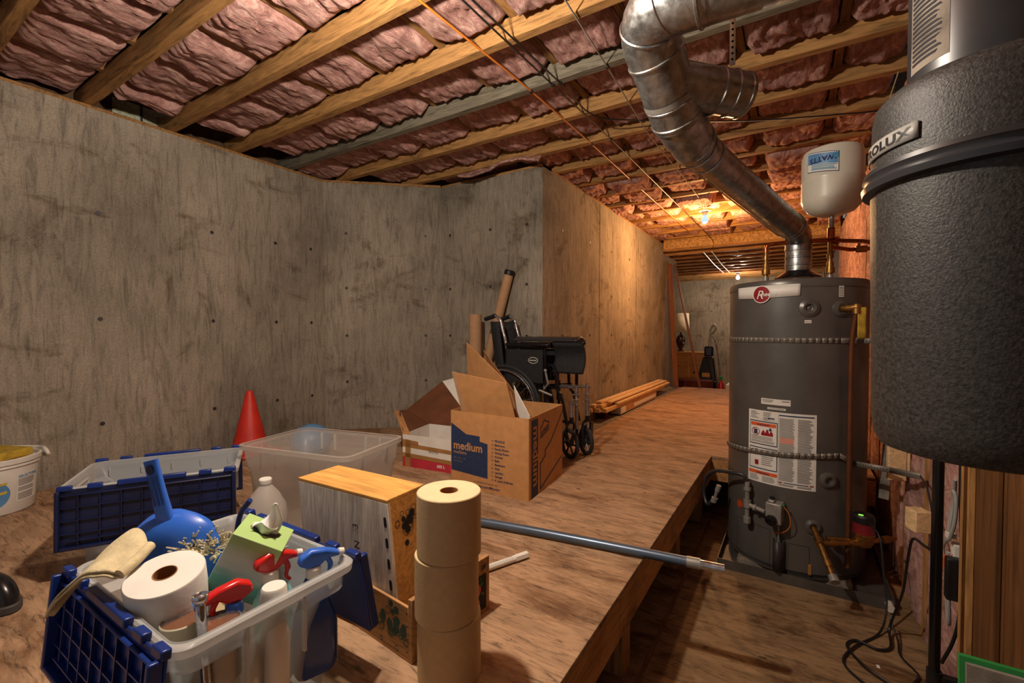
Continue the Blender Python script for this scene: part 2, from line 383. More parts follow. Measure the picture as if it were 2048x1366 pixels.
# sill plate on the concrete
t_ = MB().box(-3.6, -1.2, WT, -3.425, 2.44, WT+.02)
t_.hexa([V(-3.42, 2.43, WT), V(-2.68, 3.08, WT), V(-2.78, 3.2, WT), V(-3.55, 2.5, WT), V(-3.42, 2.43, WT+.02), V(-2.68, 3.08, WT+.02), V(-2.78, 3.2, WT+.02), V(-3.55, 2.5, WT+.02)])
t_.box(-2.68, 3.095, WT, -1.665, 3.25, WT+.02).box(-1.8, 3.1, WT, -1.665, 6.85, WT+.02)
t_.build('trim_1', 'wood_x', kind='structure', smooth=0)
# rim joist above the sill
MB().box(-3.62, -1.2, WT+.02, -3.58, 2.5, 2.86).hexa([V(-3.6, 2.5, WT+.02), V(-3.56, 2.44, WT+.02), V(-2.7, 3.24, WT+.02), V(-2.74, 3.28, WT+.02), V(-3.6, 2.5, 2.86), V(-3.56, 2.44, 2.86), V(-2.7, 3.24, 2.86), V(-2.74, 3.28, 2.86)]).build('trim_2', 'wood_dim', kind='structure', smooth=0)
MB().box(-2.7, 3.24, WT+.02, -1.7, 3.28, 2.86).box(-1.84, 3.2, WT+.02, -1.8, 6.9, 2.86).build('trim_3', 'wood_dim', kind='structure', smooth=0)

# raised platform: plywood sheets on rim joists and posts
pf = thing('raised_platform', 'raised plywood platform on timber posts that carries the boxes and the wheelchair', 'platform', (-1.9, 2, 0))
xs = [(-3.40, -1.9, -1.2, .43), (-1.9, -.47, -1.2, .43), (-3.40, -2.0, .435, 1.655), (-2.0, -.47, .435, 1.655), (-2.66, -1.64, 1.66, 2.3), (-1.64, -.47, 1.66, 2.86)]
for (x0, x1, y0, y1) in [(-3.40, -.47, -1.2, .03), (-3.40, -.47, .033, 1.655), (-3.36, -.47, 1.658, 2.44), (-2.62, -.47, 2.443, 3.07)]:
    MB().box(x0, y0, P-.019, x1, y1, P).build('plywood_sheet', 'ply_platform', pf, bevel=.002)
MB().hexa([V(-3.40, 2.44, P-.019), V(-2.62, 2.443, P-.019), V(-2.62, 3.07, P-.019), V(-2.67, 3.06, P-.019), V(-3.40, 2.44, P), V(-2.62, 2.443, P), V(-2.62, 3.07, P), V(-2.67, 3.06, P)]).build('plywood_sheet', 'ply_platform', pf)
for (x0, x1, y0, y1) in [(-1.44, -.47, 3.072, 3.30), (-1.44, .405, 3.303, 4.5), (-1.44, .405, 4.504, 5.72), (-1.44, .405, 5.724, 7.22)]:
    MB().box(x0, y0, P-.019, x1, y1, P).build('plywood_sheet', 'ply_platform', pf, bevel=.002)
MB().box(-1.655, 3.09, P-.035, -1.443, 7.22, P-.012).build('edge_board', 'dust_gray', pf, label='dusty grey board along the concrete wall')
for (y0, y1) in [(-1.2, 1.415), (1.42, 3.30)]:
    MB().box(-.51, y0, P-.16, -.472, y1, P-.0195).build('rim_joist', 'stain_wood', pf, bevel=.002)
MB().box(-.55, 3.285, P-.16, .405, 3.325, P-.0195).build('rim_joist', 'stain_wood', pf, bevel=.002)
for (x, y) in [(-.56, 1.62), (-.56, .6), (-.56, 2.5), (-.56, 3.2), (-.02, 3.38), (.34, 3.38), (-1.8, 1.5), (-1.8, 2.7), (-1.2, 5.5), (-.1, 5.5), (-1.2, 7.15), (.3, 7.15), (-3.3, .6), (-3.3, 2.0)]:
    MB().box(x-.045, y-.045, 0, x+.045, y+.045, P-.02).build('post', 'wood_z', pf, bevel=.002)
MB().box(-.508, 1.42, P-.05, -.474, 1.42+.004, P-.02).build('joint_shim', 'wood_dark', pf)

# lower floor seam boards next to the platform
MB().box(-.47, -1.2, .0, -.455, 3.2, .004).build('floor_seam', 'wood_dark', kind='structure')

# right-hand framed wall: insulation beyond, wood panelling nearby
rw = MB().box(XW+.02, -1.2, 0, XW+.2, 11.2, 2.6).build('wall_right', 'wood_dim', kind='structure', smooth=0)
for i, y in enumerate([2.02, 2.43, 2.84, 3.24, 3.65, 4.05, 4.46, 4.87, 5.3, 5.7, 6.1, 6.6]):
    MB().box(XW-.0, y, 0, XW+.03, y+.038, 2.55).build('stud', 'wood_z', rw)
def wallbatt(y0, y1, seed, z1=2.5):
    def fn(u, v):
        y = y0+(y1-y0)*u; z = .02+z1*v; e = min(1, 6*min(u, 1-u)*1.2)
        b_ = .022*e**.5+.010*noise.noise(V(y*9+seed, z*4, seed))+.006*noise.noise(V(y*30, z*18, seed))
        return V(XW+.019-max(0, b_)-.0, y, z)
    MB().grid(fn, 22, 120).build('insulation_batt', 'insul_wall', rw, smooth=60)
ys = [2.06, 2.43, 2.84, 3.24, 3.65, 4.05, 4.46, 4.87, 5.3, 5.7, 6.1, 6.6, 7.1]
for i in range(len(ys)-1): wallbatt(ys[i]+(.035 if i else -.1), ys[i+1], i*3.3)
for (y0, y1) in [(-1.2, .55), (.56, 1.14), (1.15, 1.58), (1.59, 1.86)]:
    MB().box(XW-.012, y0, .04, XW+.02, y1, 2.55).build('wood_panel', 'panel_wood', rw, bevel=.003)
MB().box(XW-.03, 1.80, .04, XW-.011, 1.87, 2.55).build('corner_trim', 'wood_z', rw, bevel=.004)
MB().box(XW-.026, 1.60, .04, XW-.011, 1.625, 2.55).build('batten', 'panel_wood', rw, bevel=.004)

# ------------------------------------------------------------ ceiling
ceil = MB().box(-3.6, -1.2, 2.80, .7, 7.0, 2.84).build('ceiling', 'wood_dim', kind='structure', smooth=0)
JY = [-.70, -.295, .11, .515, .92, 1.325, 1.73, 2.135, 2.54, 2.945, 3.35, 3.755, 4.16, 4.565, 4.97, 5.375, 5.78, 6.185, 6.59]
LX = [-3.12, -2.70, -2.30, -1.88, -1.47, -1.06, -.65, -.24, .17]
for i, y in enumerate(JY):
    x0 = -3.56
    if y > 2.4: x0 = -3.5+(y-2.4)*.9
    if y > 3.1: x0 = -1.78
    MB().box(x0, y-.024, 2.55, XW, y+.024, 2.645).build('joist', 'wood_gray' if i in (7,) else 'wood_x', ceil, bevel=.003, label='grey-stained joist' if i == 7 else None)
for x in LX:
    y1 = 6.85 if x > -1.7 else (3.0 if x > -2.6 else 2.55)
    MB().box(x-.019, -1.0, 2.635, x+.019, y1, 2.69).build('cross_batten', 'wood_y', ceil, bevel=.002)
far = MB()
def batt(x0, x1, y0, y1, seed, sag, mb, n=26):
    def fn(u, v):
        x = x0+(x1-x0)*u; y = y0+(y1-y0)*v
        eu = min(1, 9*min(u, 1-u)); ev = min(1, 7*min(v, 1-v)); e = (eu*ev)**.5
        z = 2.672-(.072+sag)*e-.022*noise.noise(V(x*6+seed, y*6, seed))*e
        z -= .020*e*abs(noise.noise(V(x*22+y*6, y*7, seed+3)))+.012*e*noise.noise(V(x*55+y*12, y*16, seed))
        return V(x+.012*noise.noise(V(y*14, seed, 2))*(1 if 0 < v < 1 else .3), y, z)
    return mb.grid(fn, n, n)
XE = [-3.56]+LX+[XW]
k = 0
for j in range(2, len(JY)-1):
    y0, y1 = JY[j]+.026, JY[j+1]-.026
    for i in range(len(XE)-1):
        x0, x1 = XE[i]+.019, XE[i+1]-.019
        if y0 > 2.3 and x1 < -2.9: continue
        if y0 > 2.7 and x1 < -2.5: continue
        if y0 > 3.1 and x1 < -1.7: continue
        if y0 > 3.1: x0 = max(x0, -1.78)
        k += 1; sag = random.uniform(-.012, .022)
        if y0 > 3.0: sag += random.uniform(.02, .06)
        if i == 0 and .9 < y0 < 2.0: x0 = -3.26
        if y0 > 4.6: batt(x0, x1, y0, y1, k*1.7, sag, far, 18)
        else: batt(x0, x1, y0, y1, k*1.7, sag, MB()).build('insulation_batt', 'insul', ceil, smooth=70, fixn=False)
far.build('insulation_batt', 'insul', ceil, smooth=70, fixn=False, kind='stuff', label='fluffy pink batts over the corridor, orange in the bulb light')
# hanging torn flap of pink insulation near the wall corner
def fl(u, v):
    x = -2.35+.75*u; y = 3.0-.10*v; z = 2.60-.08*v-.03*math.sin(u*7)*v+.012*noise.noise(V(x*20, v*9, 1))
    return V(x, y+.02*noise.noise(V(x*9, v*4, 2)), z)
MB().grid(fl, 30, 8).build('loose_insulation', 'insul', ceil, solid=.015, smooth=60, fixn=False)
# OSB header and foil-faced far ceiling
MB().box(-1.66, 6.86, 2.43, XW, 6.90, 2.80).build('trim_4', 'osb', kind='structure')
MB().box(-1.66, 6.83, 2.425, XW, 6.93, 2.46).build('trim_5', 'wood_x', kind='structure')
fc = MB().box(-3.6, 6.95, 2.62, .7, 11.2, 2.66).build('ceiling_far', 'wood_dim', kind='structure')
for i in range(11):
    y = 7.1+i*.38
    MB().box(-3.55, y, 2.40, XW, y+.04, 2.50).build('joist', 'wood_x', fc)
    if i < 8:
        MB().grid(lambda u, v: V(-3.5+(XW+3.45)*u, y+.04+.34*v, 2.47-.045*math.sin(PI*v)-.03*noise.noise(V(u*22, v*3, i))), 60, 8).build('foil_batt', 'foil', fc, smooth=70, fixn=False)

# foundation vent seen over the left wall
vt = thing('foundation_vent', 'pale louvred foundation vent above the sill of the left concrete wall', 'vent', (-3.57, 1.21, 2.56))
MB().box(-3.575, 1.07, 2.555, -3.57, 1.36, 2.70).build('screen', 'vent_metal', vt)
fr = MB()
for k in range(12): fr.box(-3.57, 1.075, 2.56+k*.011, -3.562, 1.355, 2.564+k*.011)
fr.build('louvre', 'vent_metal', vt)
MB().box(-3.57, 1.208, 2.555, -3.555, 1.218, 2.70).build('mullion', 'heater_dark', vt)

# ------------------------------------------------------------ water heater
HX, HY, HR = 0.0, 2.95, .325
HB = .035
ht = thing('water_heater', 'tall dark grey gas water heater standing in a shallow metal pan', 'water heater', (HX, HY, HB))
def hp(deg, z, off=0):       # point on the jacket; angle from the front, z above the floor
    a = math.radians(deg); return V(HX+(HR+off)*math.sin(a), HY-(HR+off)*math.cos(a), z)
def hn(deg): a = math.radians(deg); return V(math.sin(a), -math.cos(a), 0)
MB().lathe([(0, HB), (HR-.01, HB), (HR-.008, HB+.02), (HR, HB+.03), (HR, 1.475)], (HX, HY, 0), 96).build('jacket', 'heater_gray', ht)
MB().lathe([(HR+.002, 1.476), (HR+.003, 1.478), (HR+.003, 1.505), (HR-.004, 1.518), (HR-.03, 1.522), (0, 1.528)], (HX, HY, 0), 96).build('top_cap', 'heater_gray', ht)
def patch(mb, d0, d1, z0, z1, off, m=0, n=None):
    n = n or max(1, int(abs(d1-d0)/3)+1)
    return mb.grid(lambda u, v: hp(d0+(d1-d0)*u, z0+(z1-z0)*v, off), n, 1, m)
def hcirc(mb, deg, z, r, off, m=0, ri=0, n=28):
    if ri: return mb.grid(lambda u, v: hp(deg+math.degrees((ri+(r-ri)*v)/HR*math.cos(2*PI*u)), z+(ri+(r-ri)*v)*math.sin(2*PI*u), off), n, 1, m)
    return mb.grid(lambda u, v: hp(deg+math.degrees(r*v/HR*math.cos(2*PI*u)), z+r*v*math.sin(2*PI*u), off), n, 2, m)
def htext(mb, s, deg, z, size, off=.004, m=0, align='LEFT', **k): mb.text(s, size, lambda x, y: hp(deg+math.degrees(x/HR), z+y, off), m, align, **k)
# brand badge
bd = MB(); bd.grid(lambda u, v: hp(-53.5+57*u, (1.434+.058*v)-.006*math.sin(PI*u)*(1-v), .004), 24, 1, 0)
bo = bd.build('name_strip', 'white', ht, solid=.003)
d_ = MB(); hcirc(d_, -26.6, 1.448, .042, .008, 0); hcirc(d_, -26.6, 1.448, .045, .0085, 1, .041)
htext(d_, 'R', -31.5, 1.425, .062, .0095, 1, shear=.3); htext(d_, 'heem', -26.5, 1.438, .03, .0095, 1, shear=.2, bold=.0006)
d_.build('brand_disc', ['badge_red', 'white'], bo, label='round maroon badge reading Rheem')
# sticker sheet
st = MB(); patch(st, -38, 17, .475, .850, .0025, 0)
patch(st, -36.3, -12, .672, .795, .0035, 1); patch(st, -35.7, -12.6, .677, .790, .004, 0); patch(st, -35.2, -13.1, .768, .786, .0045, 2)
patch(st, -36.3, -12, .545, .658, .0035, 1); patch(st, -35.7, -12.6, .550, .653, .004, 0)
patch(st, -36.8, -12, .518, .535, .0045, 2)
htext(st, 'WARNING', -24, .7715, .013, .0052, 1, 'CENTER', bold=.0004); htext(st, 'WARNING', -24, .521, .013, .0052, 1, 'CENTER', bold=.0004)
hcirc(st, -30.5, .738, .021, .005, 3, .018); patch(st, -32.2, -29, .725, .750, .0048, 1)
st.grid(lambda u, v: hp(-30.5+math.degrees((-.014+.028*u+.002*v)/HR), .738+.014-.028*u+.002*v, .0055), 2, 1, 3)
def flame(u, v): return hp(-25.5+10*u, .722+v*(.010+.024*abs(math.sin(u*9))*(.4+.6*math.sin(PI*u))), .005)
st.grid(flame, 24, 1, 3); patch(st, -18.5, -17, .748, .764, .0052, 1); patch(st, -19.4, -16, .752, .755, .0053, 1)
for z in (.712, .705, .698, .690, .684): patch(st, -34.8, -13.5-random.random()*3, z, z+.003, .005, 4)
patch(st, -34, -31.5, .63, .645, .005, 1); patch(st, -31, -28, .635, .647, .005, 1); patch(st, -31, -27.6, .565, .59, .005, 3)
for z in (.64, .63, .62, .61, .60, .59, .58, .57): patch(st, -25, -14.5-random.random()*3, z, z+.004, .005, 4)
for z in (.508, .502, .496, .490, .484):
    patch(st, -36, -27-random.random()*2, z, z+.0028, .0035, 4); patch(st, -24.5, -13.5-random.random()*2, z, z+.0028, .0035, 4)
for z in (.840, .834, .828, .822, .814, .808): 
    patch(st, -35.5, -27-random.random()*4, z, z+.0028, .0035, 4); patch(st, -24, -15-random.random()*4, z, z+.0028, .0035, 4)
patch(st, -20, -14.5, .811, .817, .0038, 1)
htext(st, '* 1 9 B 8 7 4 0 2 *', -26, .800, .009, .004, 1)
patch(st, -10.8, 15.2, .833, .839, .0035, 1)
for z0, z1 in ((.645, .822), (.507, .628), (.481, .492)):
    z = z1
    while z > z0:
        c = 5 if .700 < z < .725 and z0 > .6 else 4
        patch(st, -10.6, 1-random.random()*1.6, z-.0032, z, .0035, c); patch(st, 3.2, 14.8-random.random()*3, z-.0032, z, .0035, 4)
        z -= .0058
for z in (.634, .496):
    patch(st, -10.8, -8, z, z+.006, .0037, 3); patch(st, 12.5, 15.2, z, z+.006, .0037, 3); patch(st, -7, 11.5, z+.001, z+.005, .0037, 1)
patch(st, -11.4, -11.2, .48, .842, .0035, 4)
st.build('instruction_sticker', ['paper_white', 'navy_print', 'label_orange', 'badge_red', 'ink_gray', 'label_orange'], ht, smooth=0, label='large white instruction sheet with orange warning bars')
s2 = MB(); patch(s2, -26, -2.4, .885, .915, .0025, 0); 
for z in (.907, .901, .895): patch(s2, -25, -15-random.random()*3, z, z+.003, .003, 1)
patch(s2, -9, -3.2, .903, .908, .003, 1); s2.build('rating_plate', ['paper_white', 'ink_gray'], ht, smooth=0)
s2 = MB(); patch(s2, -20.5, -6, .861, .871, .0025, 0); patch(s2, -19.5, -7, .8645, .8675, .003, 1); s2.build('thin_sticker', ['paper_white', 'ink_gray'], ht, smooth=0)
s2 = MB(); patch(s2, 6.8, 11.9, 1.298, 1.313, .0025, 0); htext(s2, 'HOT', 9.35, 1.3005, .0125, .003, 1, 'CENTER'); s2.build('hot_sticker', ['paper_white', 'badge_red'], ht, smooth=0)
s2 = MB(); patch(s2, 32.6, 37.2, 1.424, 1.478, .0025, 0)
for z in (1.43, 1.44, 1.45, 1.46, 1.468): patch(s2, 33, 36.8, z, z+.004, .003, 1)
s2.build('code_sticker', ['paper_white', 'ink_gray'], ht, smooth=0)
def port(name, deg, z, r, mat='heater_gray', inner=True):
    mt = frame(hp(deg, z, -.004), V(0, 0, 1).cross(hn(deg)), V(0, 0, 1))
    mb = MB().lathe([(0, .008), (r*.25, .004), (r*.36, .006), (r*.42, .016), (r*.62, .018), (r*.95, .010), (r, .0)], mat=mt, n=36)
    return mb.build(name, mat, ht)
port('element_cover', 10.2, 1.372, .045); port('element_cover', 26.7, .533, .042); port('valve_collar', 35, 1.368, .042); port('drain_collar', 15.5, .300, .038)
# temperature and pressure relief valve with its discharge pipe and tag
rv = MB().tube([hp(35, 1.368, 0), hp(35.5, 1.368, .05), hp(38, 1.372, .075)], .016, 16).tube([hp(38, 1.385, .07), hp(38, 1.34, .07)], .018, 16)
rv.build('relief_valve', 'brass', ht)
MB().tube(crv([hp(38, 1.35, .07), hp(39, 1.2, .04), hp(40, .9, .03), hp(40, .12, .03)], 4), .012, 14).build('discharge_pipe', 'copper_dull', ht)
MB().grid(lambda u, v: hp(36.9+5.3*u, 1.225+.145*v, .088-.004*math.cos(u*PI)), 6, 6).build('warning_tag', 'yellow_tag', ht, solid=.001)
# gas valve, supply line, drip leg
gv = MB(); g0 = frame(hp(-11.3, .355, .045), V(0, 0, 1).cross(hn(-11.3)), V(0, 0, 1))
gv.box(-.036, -.048, -.035, .034, .052, .035, mat=g0); gv.box(-.03, .052, -.02, .0, .062, .02, mat=g0); gv.box(-.02, -.056, -.02, .02, -.048, .02, mat=g0)
gb = gv.build('gas_valve', 'zinc', ht, bevel=.004)
gk = MB().lathe([(.026, .0), (.026, .012), (.02, .018), (.012, .026), (0, .027)], n=24, mat=frame(hp(-12.5, .325, .08), V(0, 0, 1).cross(hn(-12)), V(0, 0, 1))); gk.build('dial', 'black_gloss', gb)
MB().lathe([(.011, 0), (.011, .022), (0, .023)], n=16, mat=frame(hp(-13.5, .408, .04), V(1, 0, 0), V(0, 1, 0))).build('pilot_button', 'black', gb)
MB().ball(hp(-5.5, .402, .055), .006, 10).build('igniter_tip', 'green_paint', gb)
MB().tube(crv([hp(-6, .402, .055), hp(-2, .36, .05), hp(-1.5, .30, .045), hp(-6, .262, .04), hp(-13, .245, .03)], 8), .0022, 6).build('thermocouple_wire', 'orange_wire', gb)
MB().tube([hp(-9, .31, .04), hp(-9.5, .20, .022)], .0045, 8).build('gas_tube', 'zinc', gb)
dl = MB().tube([hp(-33.5, .47, .04), hp(-33.5, .26, .04)], .012, 16).cyl(hp(-33.5, .375, .04), hp(-33.5, .335, .04), .019).cyl(hp(-33.5, .285, .04), hp(-33.5, .255, .04), .018).cyl(hp(-33.5, .44, .04), hp(-33.5, .425, .04), .018).tube([hp(-33.5, .352, .04), hp(-18, .345, .05)], .011, 14).cyl(hp(-27, .349, .044), hp(-25, .348, .045), .017)
dl.build('gas_drip_leg', 'zinc', ht)
MB().tube(crv([hp(-34, .465, .04), hp(-36, .50, .05), hp(-44, .50, .07), hp(-60, .475, .10), hp(-68, .42, .13), hp(-70, .33, .14), hp(-66, .27, .13), hp(-62, .29, .12), hp(-60, .33, .10)], 8), .010, 12).build('flexible_gas_line', 'dark_gray', ht)
MB().tube([hp(-60, .30, .11), hp(-57, .40, .09)], .009, 12).cyl(hp(-60, .30, .11), hp(-59.3, .325, .105), .016).cyl(hp(-58, .365, .097), hp(-57, .40, .09), .013).build('gas_stub', 'zinc', ht)
mb = MB(); mb.grid(lambda u, v: hp(-14.2+9.2*u, .058+.15*v, .004+.045*math.sin(PI*u)**.6), 14, 1); mb.build('burner_cover', 'heater_dark', ht, solid=.002)
for d0_, d1_, zt in ((-52, -17, .245), (-3, 13, .20)):
    mb = MB(); patch(mb, d0_, d1_, zt-.002, zt, .0012, 0, 24); patch(mb, d0_, d0_+.35, .06, zt-.002, .0012); patch(mb, d1_-.35, d1_, .06, zt-.002, .0012); patch(mb, d0_, d1_, .058, .06, .0012, 0, 24)
    mb.build('door_seam', 'heater_dark', ht)
MB().lathe([(0, 0), (.022, 0)], n=24, mat=frame(hp(-48, .318, .003), V(0, 0, 1).cross(hn(-48)), V(0, 0, 1))).build('orange_sticker', 'label_orange', ht)
mb = MB(); patch(mb, 12, 14.5, .062, .115, .004); mb.build('tan_tape', 'tape_brown', ht)
# drain: brass nipple, tee, cross pipe and hose bib
dn = MB(); a0 = hp(15.5, .300, 0); a1 = hp(15.5, .262, .09); a2 = hp(16.5, .175, .22)
dn.tube([a0, a1], .013, 16).cyl(a0.lerp(a1, .72), a0.lerp(a1, 1.12), .019).tube([a1, a2], .0125, 16).cyl(a1.lerp(a2, .55), a1.lerp(a2, .75), .016).tube([a1+V(.01, 0, 0), a1+V(.16, .10, .0)], .012, 14).cyl(a1+V(.12, .075, 0), a1+V(.15, .094, 0), .017)
dn.cyl(a1+V(.04, .025, 0), a1+V(.06, .038, 0), .017)
dn.build('drain_valve', 'brass', ht)
MB().cyl(a2, a2+(a2-a1).normalized()*.03, .019, .020, 20).build('drain_cap', 'zinc', ht)
# water nipples with their fittings, draft hood
for (x, y, z1) in ((-.14, 2.86, 1.70), (.155, 2.96, 1.74)):
    MB().cyl((x, y, 1.515), (x, y, 1.56), .014).build('cold_nipple', 'zinc', ht)
    MB().tube([(x, y, 1.56), (x, y, z1)], .011, 14).cyl((x, y, 1.57), (x, y, 1.60), .021).cyl((x, y, 1.60), (x, y, 1.63), .017).cyl((x, y, 1.65), (x, y, 1.67), .016).build('dielectric_union', 'brass', ht)
MB().lathe([(.11, 1.548), (.112, 1.552), (.06, 1.588), (.056, 1.60)], (.01, 2.93, 0), 40).build('draft_hood', 'black_gloss', ht, solid=.002)
for a in range(4): MB().bar((.01+.09*math.cos(a*PI/2+.7), 2.93+.09*math.sin(a*PI/2+.7), 1.52), (.01+.09*math.cos(a*PI/2+.7), 2.93+.09*math.sin(a*PI/2+.7), 1.556), .012, .003, (1, 0, 0)).build('hood_leg', 'black', ht)

# metal pan
pn = MB(); X0, X1, Y0, Y1 = -.338, .395, 2.60, 3.30; H = .05
pn.box(X0, Y0, .0, X1, Y1, .006).box(X0, Y0, .006, X1, Y0+.004, H).box(X0, Y1-.004, .006, X1, Y1, H).box(X0, Y0+.004, .006, X0+.004, Y1-.004, H).box(X1-.004, Y0+.004, .006, X1, Y1-.004, H)
pt = thing('drain_pan', 'square galvanized drain pan under the water heater', 'pan', (0, 2.95, 0)); pn.build('tray', 'pan_metal', pt)
MB().box(-.25, 2.68, .006, .25, 3.2, .0345).build('riser_block', 'dust_gray', pt)
MB().cyl((X1-.02, Y0-.0, .03), (X1-.02, Y0-.045, .03), .016, None, 18).build('drain_fitting', 'offwhite_tank', pt)

# perforated straps
def strapband(name, label, pts):
    root = thing(name, label, 'strap', pts[0], group='perforated metal straps holding the water heater')
    pts = [Vector(p) for p in pts]; mb = MB(); hb = MB(); w_ = .013
    for i in range(len(pts)-1):
        a, b = pts[i], pts[i+1]; mb.face([a-V(0, 0, w_), b-V(0, 0, w_), b+V(0, 0, w_), a+V(0, 0, w_)])
    mb.build('band', 'strap_metal', root, solid=.0012)
    L = 0; nxt = .006
    for i in range(len(pts)-1):
        a, b = pts[i], pts[i+1]; d = (b-a).length
        while nxt < L+d:
            c = a.lerp(b, (nxt-L)/d); t = (b-a).normalized(); n_ = t.cross(V(0, 0, 1)); mt = frame(c+n_*.001, t, V(0, 0, 1))
            hb.lathe([(0, 0), (.0026, 0)], n=8, mat=mt); nxt += .0125
        L += d
    hb.build('punched_hole', 'black', root, kind='stuff')
    return root
strapband('perforated_strap', 'upper perforated metal strap, level around the heater below its brand badge', [hp(-80+5*k, 1.214, .003) for k in range(24)]+[hp(46, 1.214, .012), V(.425, 2.70, 1.215)])
strapband('perforated_strap', 'lower perforated metal strap, crossing the white instruction sheet on the heater', [hp(-80+5*k, .612+.002*k, .009) for k in range(24)]+[hp(46, .62, .014), V(.37, 2.62, .632), V(.43, 2.38, .680)])

# ------------------------------------------------------------ ducts
def ring(mb, c, d, r, m=0):
    c, d = Vector(c), Vector(d).normalized(); mb.tube([c-d*.006, c-d*.003, c+d*.003, c+d*.006], [r, r+.004, r+.004, r], 36, m, False)
du = thing('flue_duct', 'long galvanized round duct climbing from the water heater up to the joists', 'duct', (.01, 2.93, 1.59))
mb = MB(); mb.tube([(.01, 2.93, 1.585), (.01, 2.93, 1.70)], .062, None or 40, 0, False); ring(mb, (.01, 2.93, 1.62), (0, 0, 1), .062); ring(mb, (.01, 2.93, 1.66), (0, 0, 1), .062); ring(mb, (.01, 2.93, 1.70), (0, 0, 1), .062)
mb.build('flue_collar', 'galvanized', du)
p2 = V(-.325, 1.88, 1.965); e0 = V(.01, 2.93, 1.70)
mb = MB(); mb.tube(crv([e0, e0+V(0, -.005, .05), e0+V(-.012, -.05, .095), e0+V(-.04, -.13, .118)], 4), .064, 40, 0, False); ring(mb, e0+V(-.03, -.11, .112), V(-.3, -1, .18), .064)
mb.build('lower_elbow', 'galvanized', du)
ds = e0+V(-.03, -.10, .11)
mb = MB(); mb.tube([ds, ds.lerp(p2, .5), p2], .066, 48, 0, False); dd = (p2-ds).normalized(); ring(mb, ds.lerp(p2, .04), dd, .066); ring(mb, ds.lerp(p2, .93), dd, .067)
mb.build('sloping_pipe', 'galvanized', du)
mb = MB(); mb.bar(ds.lerp(p2, .02)+V(-.055, -.0, -.045), p2+V(-.055, 0, -.045), .006, .003, m=0); mb.build('seam', 'galvanized', du)
v0 = V(-.372, 1.715, 2.035); v1 = V(-.400, 1.53, 2.168)
mb = MB(); mb.tube(crv([p2+dd*-.05, p2+dd*.03, v0+V(.012, .05, -.02), v0, v0+(v1-v0)*.06], 4), [.070]*4+[.080]*3+[.087]*10, 48, 0, False)
ring(mb, p2, dd, .072); ring(mb, p2+V(-.01, -.04, .01), dd, .078); ring(mb, v0, v1-v0, .088); mb.build('reducing_elbow', 'galvanized', du)
mb = MB(); mb.tube([v0-(v1-v0)*.08, v1+(v1-v0)*.06], .0885, 48, 0, False); ring(mb, v0.lerp(v1, .30), v1-v0, .088); ring(mb, v0.lerp(v1, .98), v1-v0, .088); mb.build('upright_pipe', 'galvanized', du)
mb = MB(); c_ = v0.lerp(v1, .38); dn_ = (v1-v0).normalized(); mb.tube([c_-dn_*.010, c_+dn_*.010], .0915, 40, 0, False); mb.build('hanger_strap', 'zinc', du)
v2 = V(-.24, 1.375, 2.215); v3 = V(XW-.03, 1.40, 2.215)
mb = MB(); mb.tube(crv([v1-(v1-v0)*.05, v1+V(-.004, -.055, .035), v1+V(.03, -.12, .058), v1+V(.10, -.15, .052), v2, v2+V(.02, 0, 0)], 3), .090, 48, 0, False)
ring(mb, v1, v1-v0, .090); ring(mb, v1+V(.005, -.085, .047), V(.25, -.8, .3), .091); ring(mb, v1+V(.075, -.143, .057), V(.9, -.35, .0), .091); ring(mb, v2, V(1, 0, 0), .091); mb.build('upper_elbow', 'galvanized', du)
mb = MB(); mb.tube([v2-V(.02, 0, 0), v3], .0885, 48, 0, False); ring(mb, V(.0, 1.388, 2.215), V(1, 0, 0), .088); mb.build('horizontal_pipe', 'galvanized', du)
b0 = V(-.375, 1.61, 2.11); b1 = V(-.165, 1.80, 2.09)
bdv = (b1-b0).normalized()
mb = MB(); mb.tube([b0, b1], .074, 44, 0, False); mb.tube([b1, b1+bdv*.005, b1+bdv*.022], [.074, .070, .0], 44, 0, False); ring(mb, b0.lerp(b1, .62), bdv, .074); ring(mb, b0.lerp(b1, .80), bdv, .074); ring(mb, b0.lerp(b1, .97), bdv, .073); mb.build('capped_branch', 'galvanized', du)
hs = thing('hanger_strap', 'white perforated strap hanging from a joist beside the duct elbow', 'strap', (-.16, 1.66, 2.55))
MB().face([(-.20, 1.71, 2.55), (-.182, 1.71, 2.55), (-.182, 1.71, 2.16), (-.20, 1.71, 2.16)]).build('band', 'white', hs, solid=.002)
mb = MB()
for k in range(18): mb.lathe([(0, 0), (.004, 0)], n=8, mat=frame((-.191, 1.7085, 2.18+k*.02), V(1, 0, 0), V(0, 0, 1)))
mb.build('punched_hole', 'heater_dark', hs, kind='stuff')

# ------------------------------------------------------------ expansion tank and copper pipes
et = thing('expansion_tank', 'cream expansion tank mounted upside down on a pipe above the water heater', 'tank', (.155, 2.90, 1.84))
EX, EY, ER = .155, 2.90, .137
MB().lathe([(0, 1.86), (.05, 1.863), (.10, 1.882), (.128, 1.915), (ER, 1.945), (ER, 2.035), (ER+.002, 2.04), (ER+.002, 2.046), (ER, 2.05), (ER, 2.165), (.128, 2.195), (.09, 2.212), (0, 2.216)], (EX, EY, 0), 64).build('shell', 'offwhite_tank', et)
MB().cyl((EX, EY, 2.214), (EX, EY, 2.235), .012).build('air_valve', 'blue', et)
MB().cyl((EX, EY, 1.80), (EX, EY, 1.865), .012).build('threaded_neck', 'zinc', et)
def ep(deg, z, off=0):
    a = math.radians(deg); return V(EX+(ER+off)*math.sin(a), EY-(ER+off)*math.cos(a), z)
lb = MB(); tilt = lambda d: -(d+25)*.0004
def lab(d0, d1, z0, z1, off, m): lb.grid(lambda u, v: ep(d0+(d1-d0)*u, z0+(z1-z0)*v+tilt(d0+(d1-d0)*u), off), 12, 1, m)
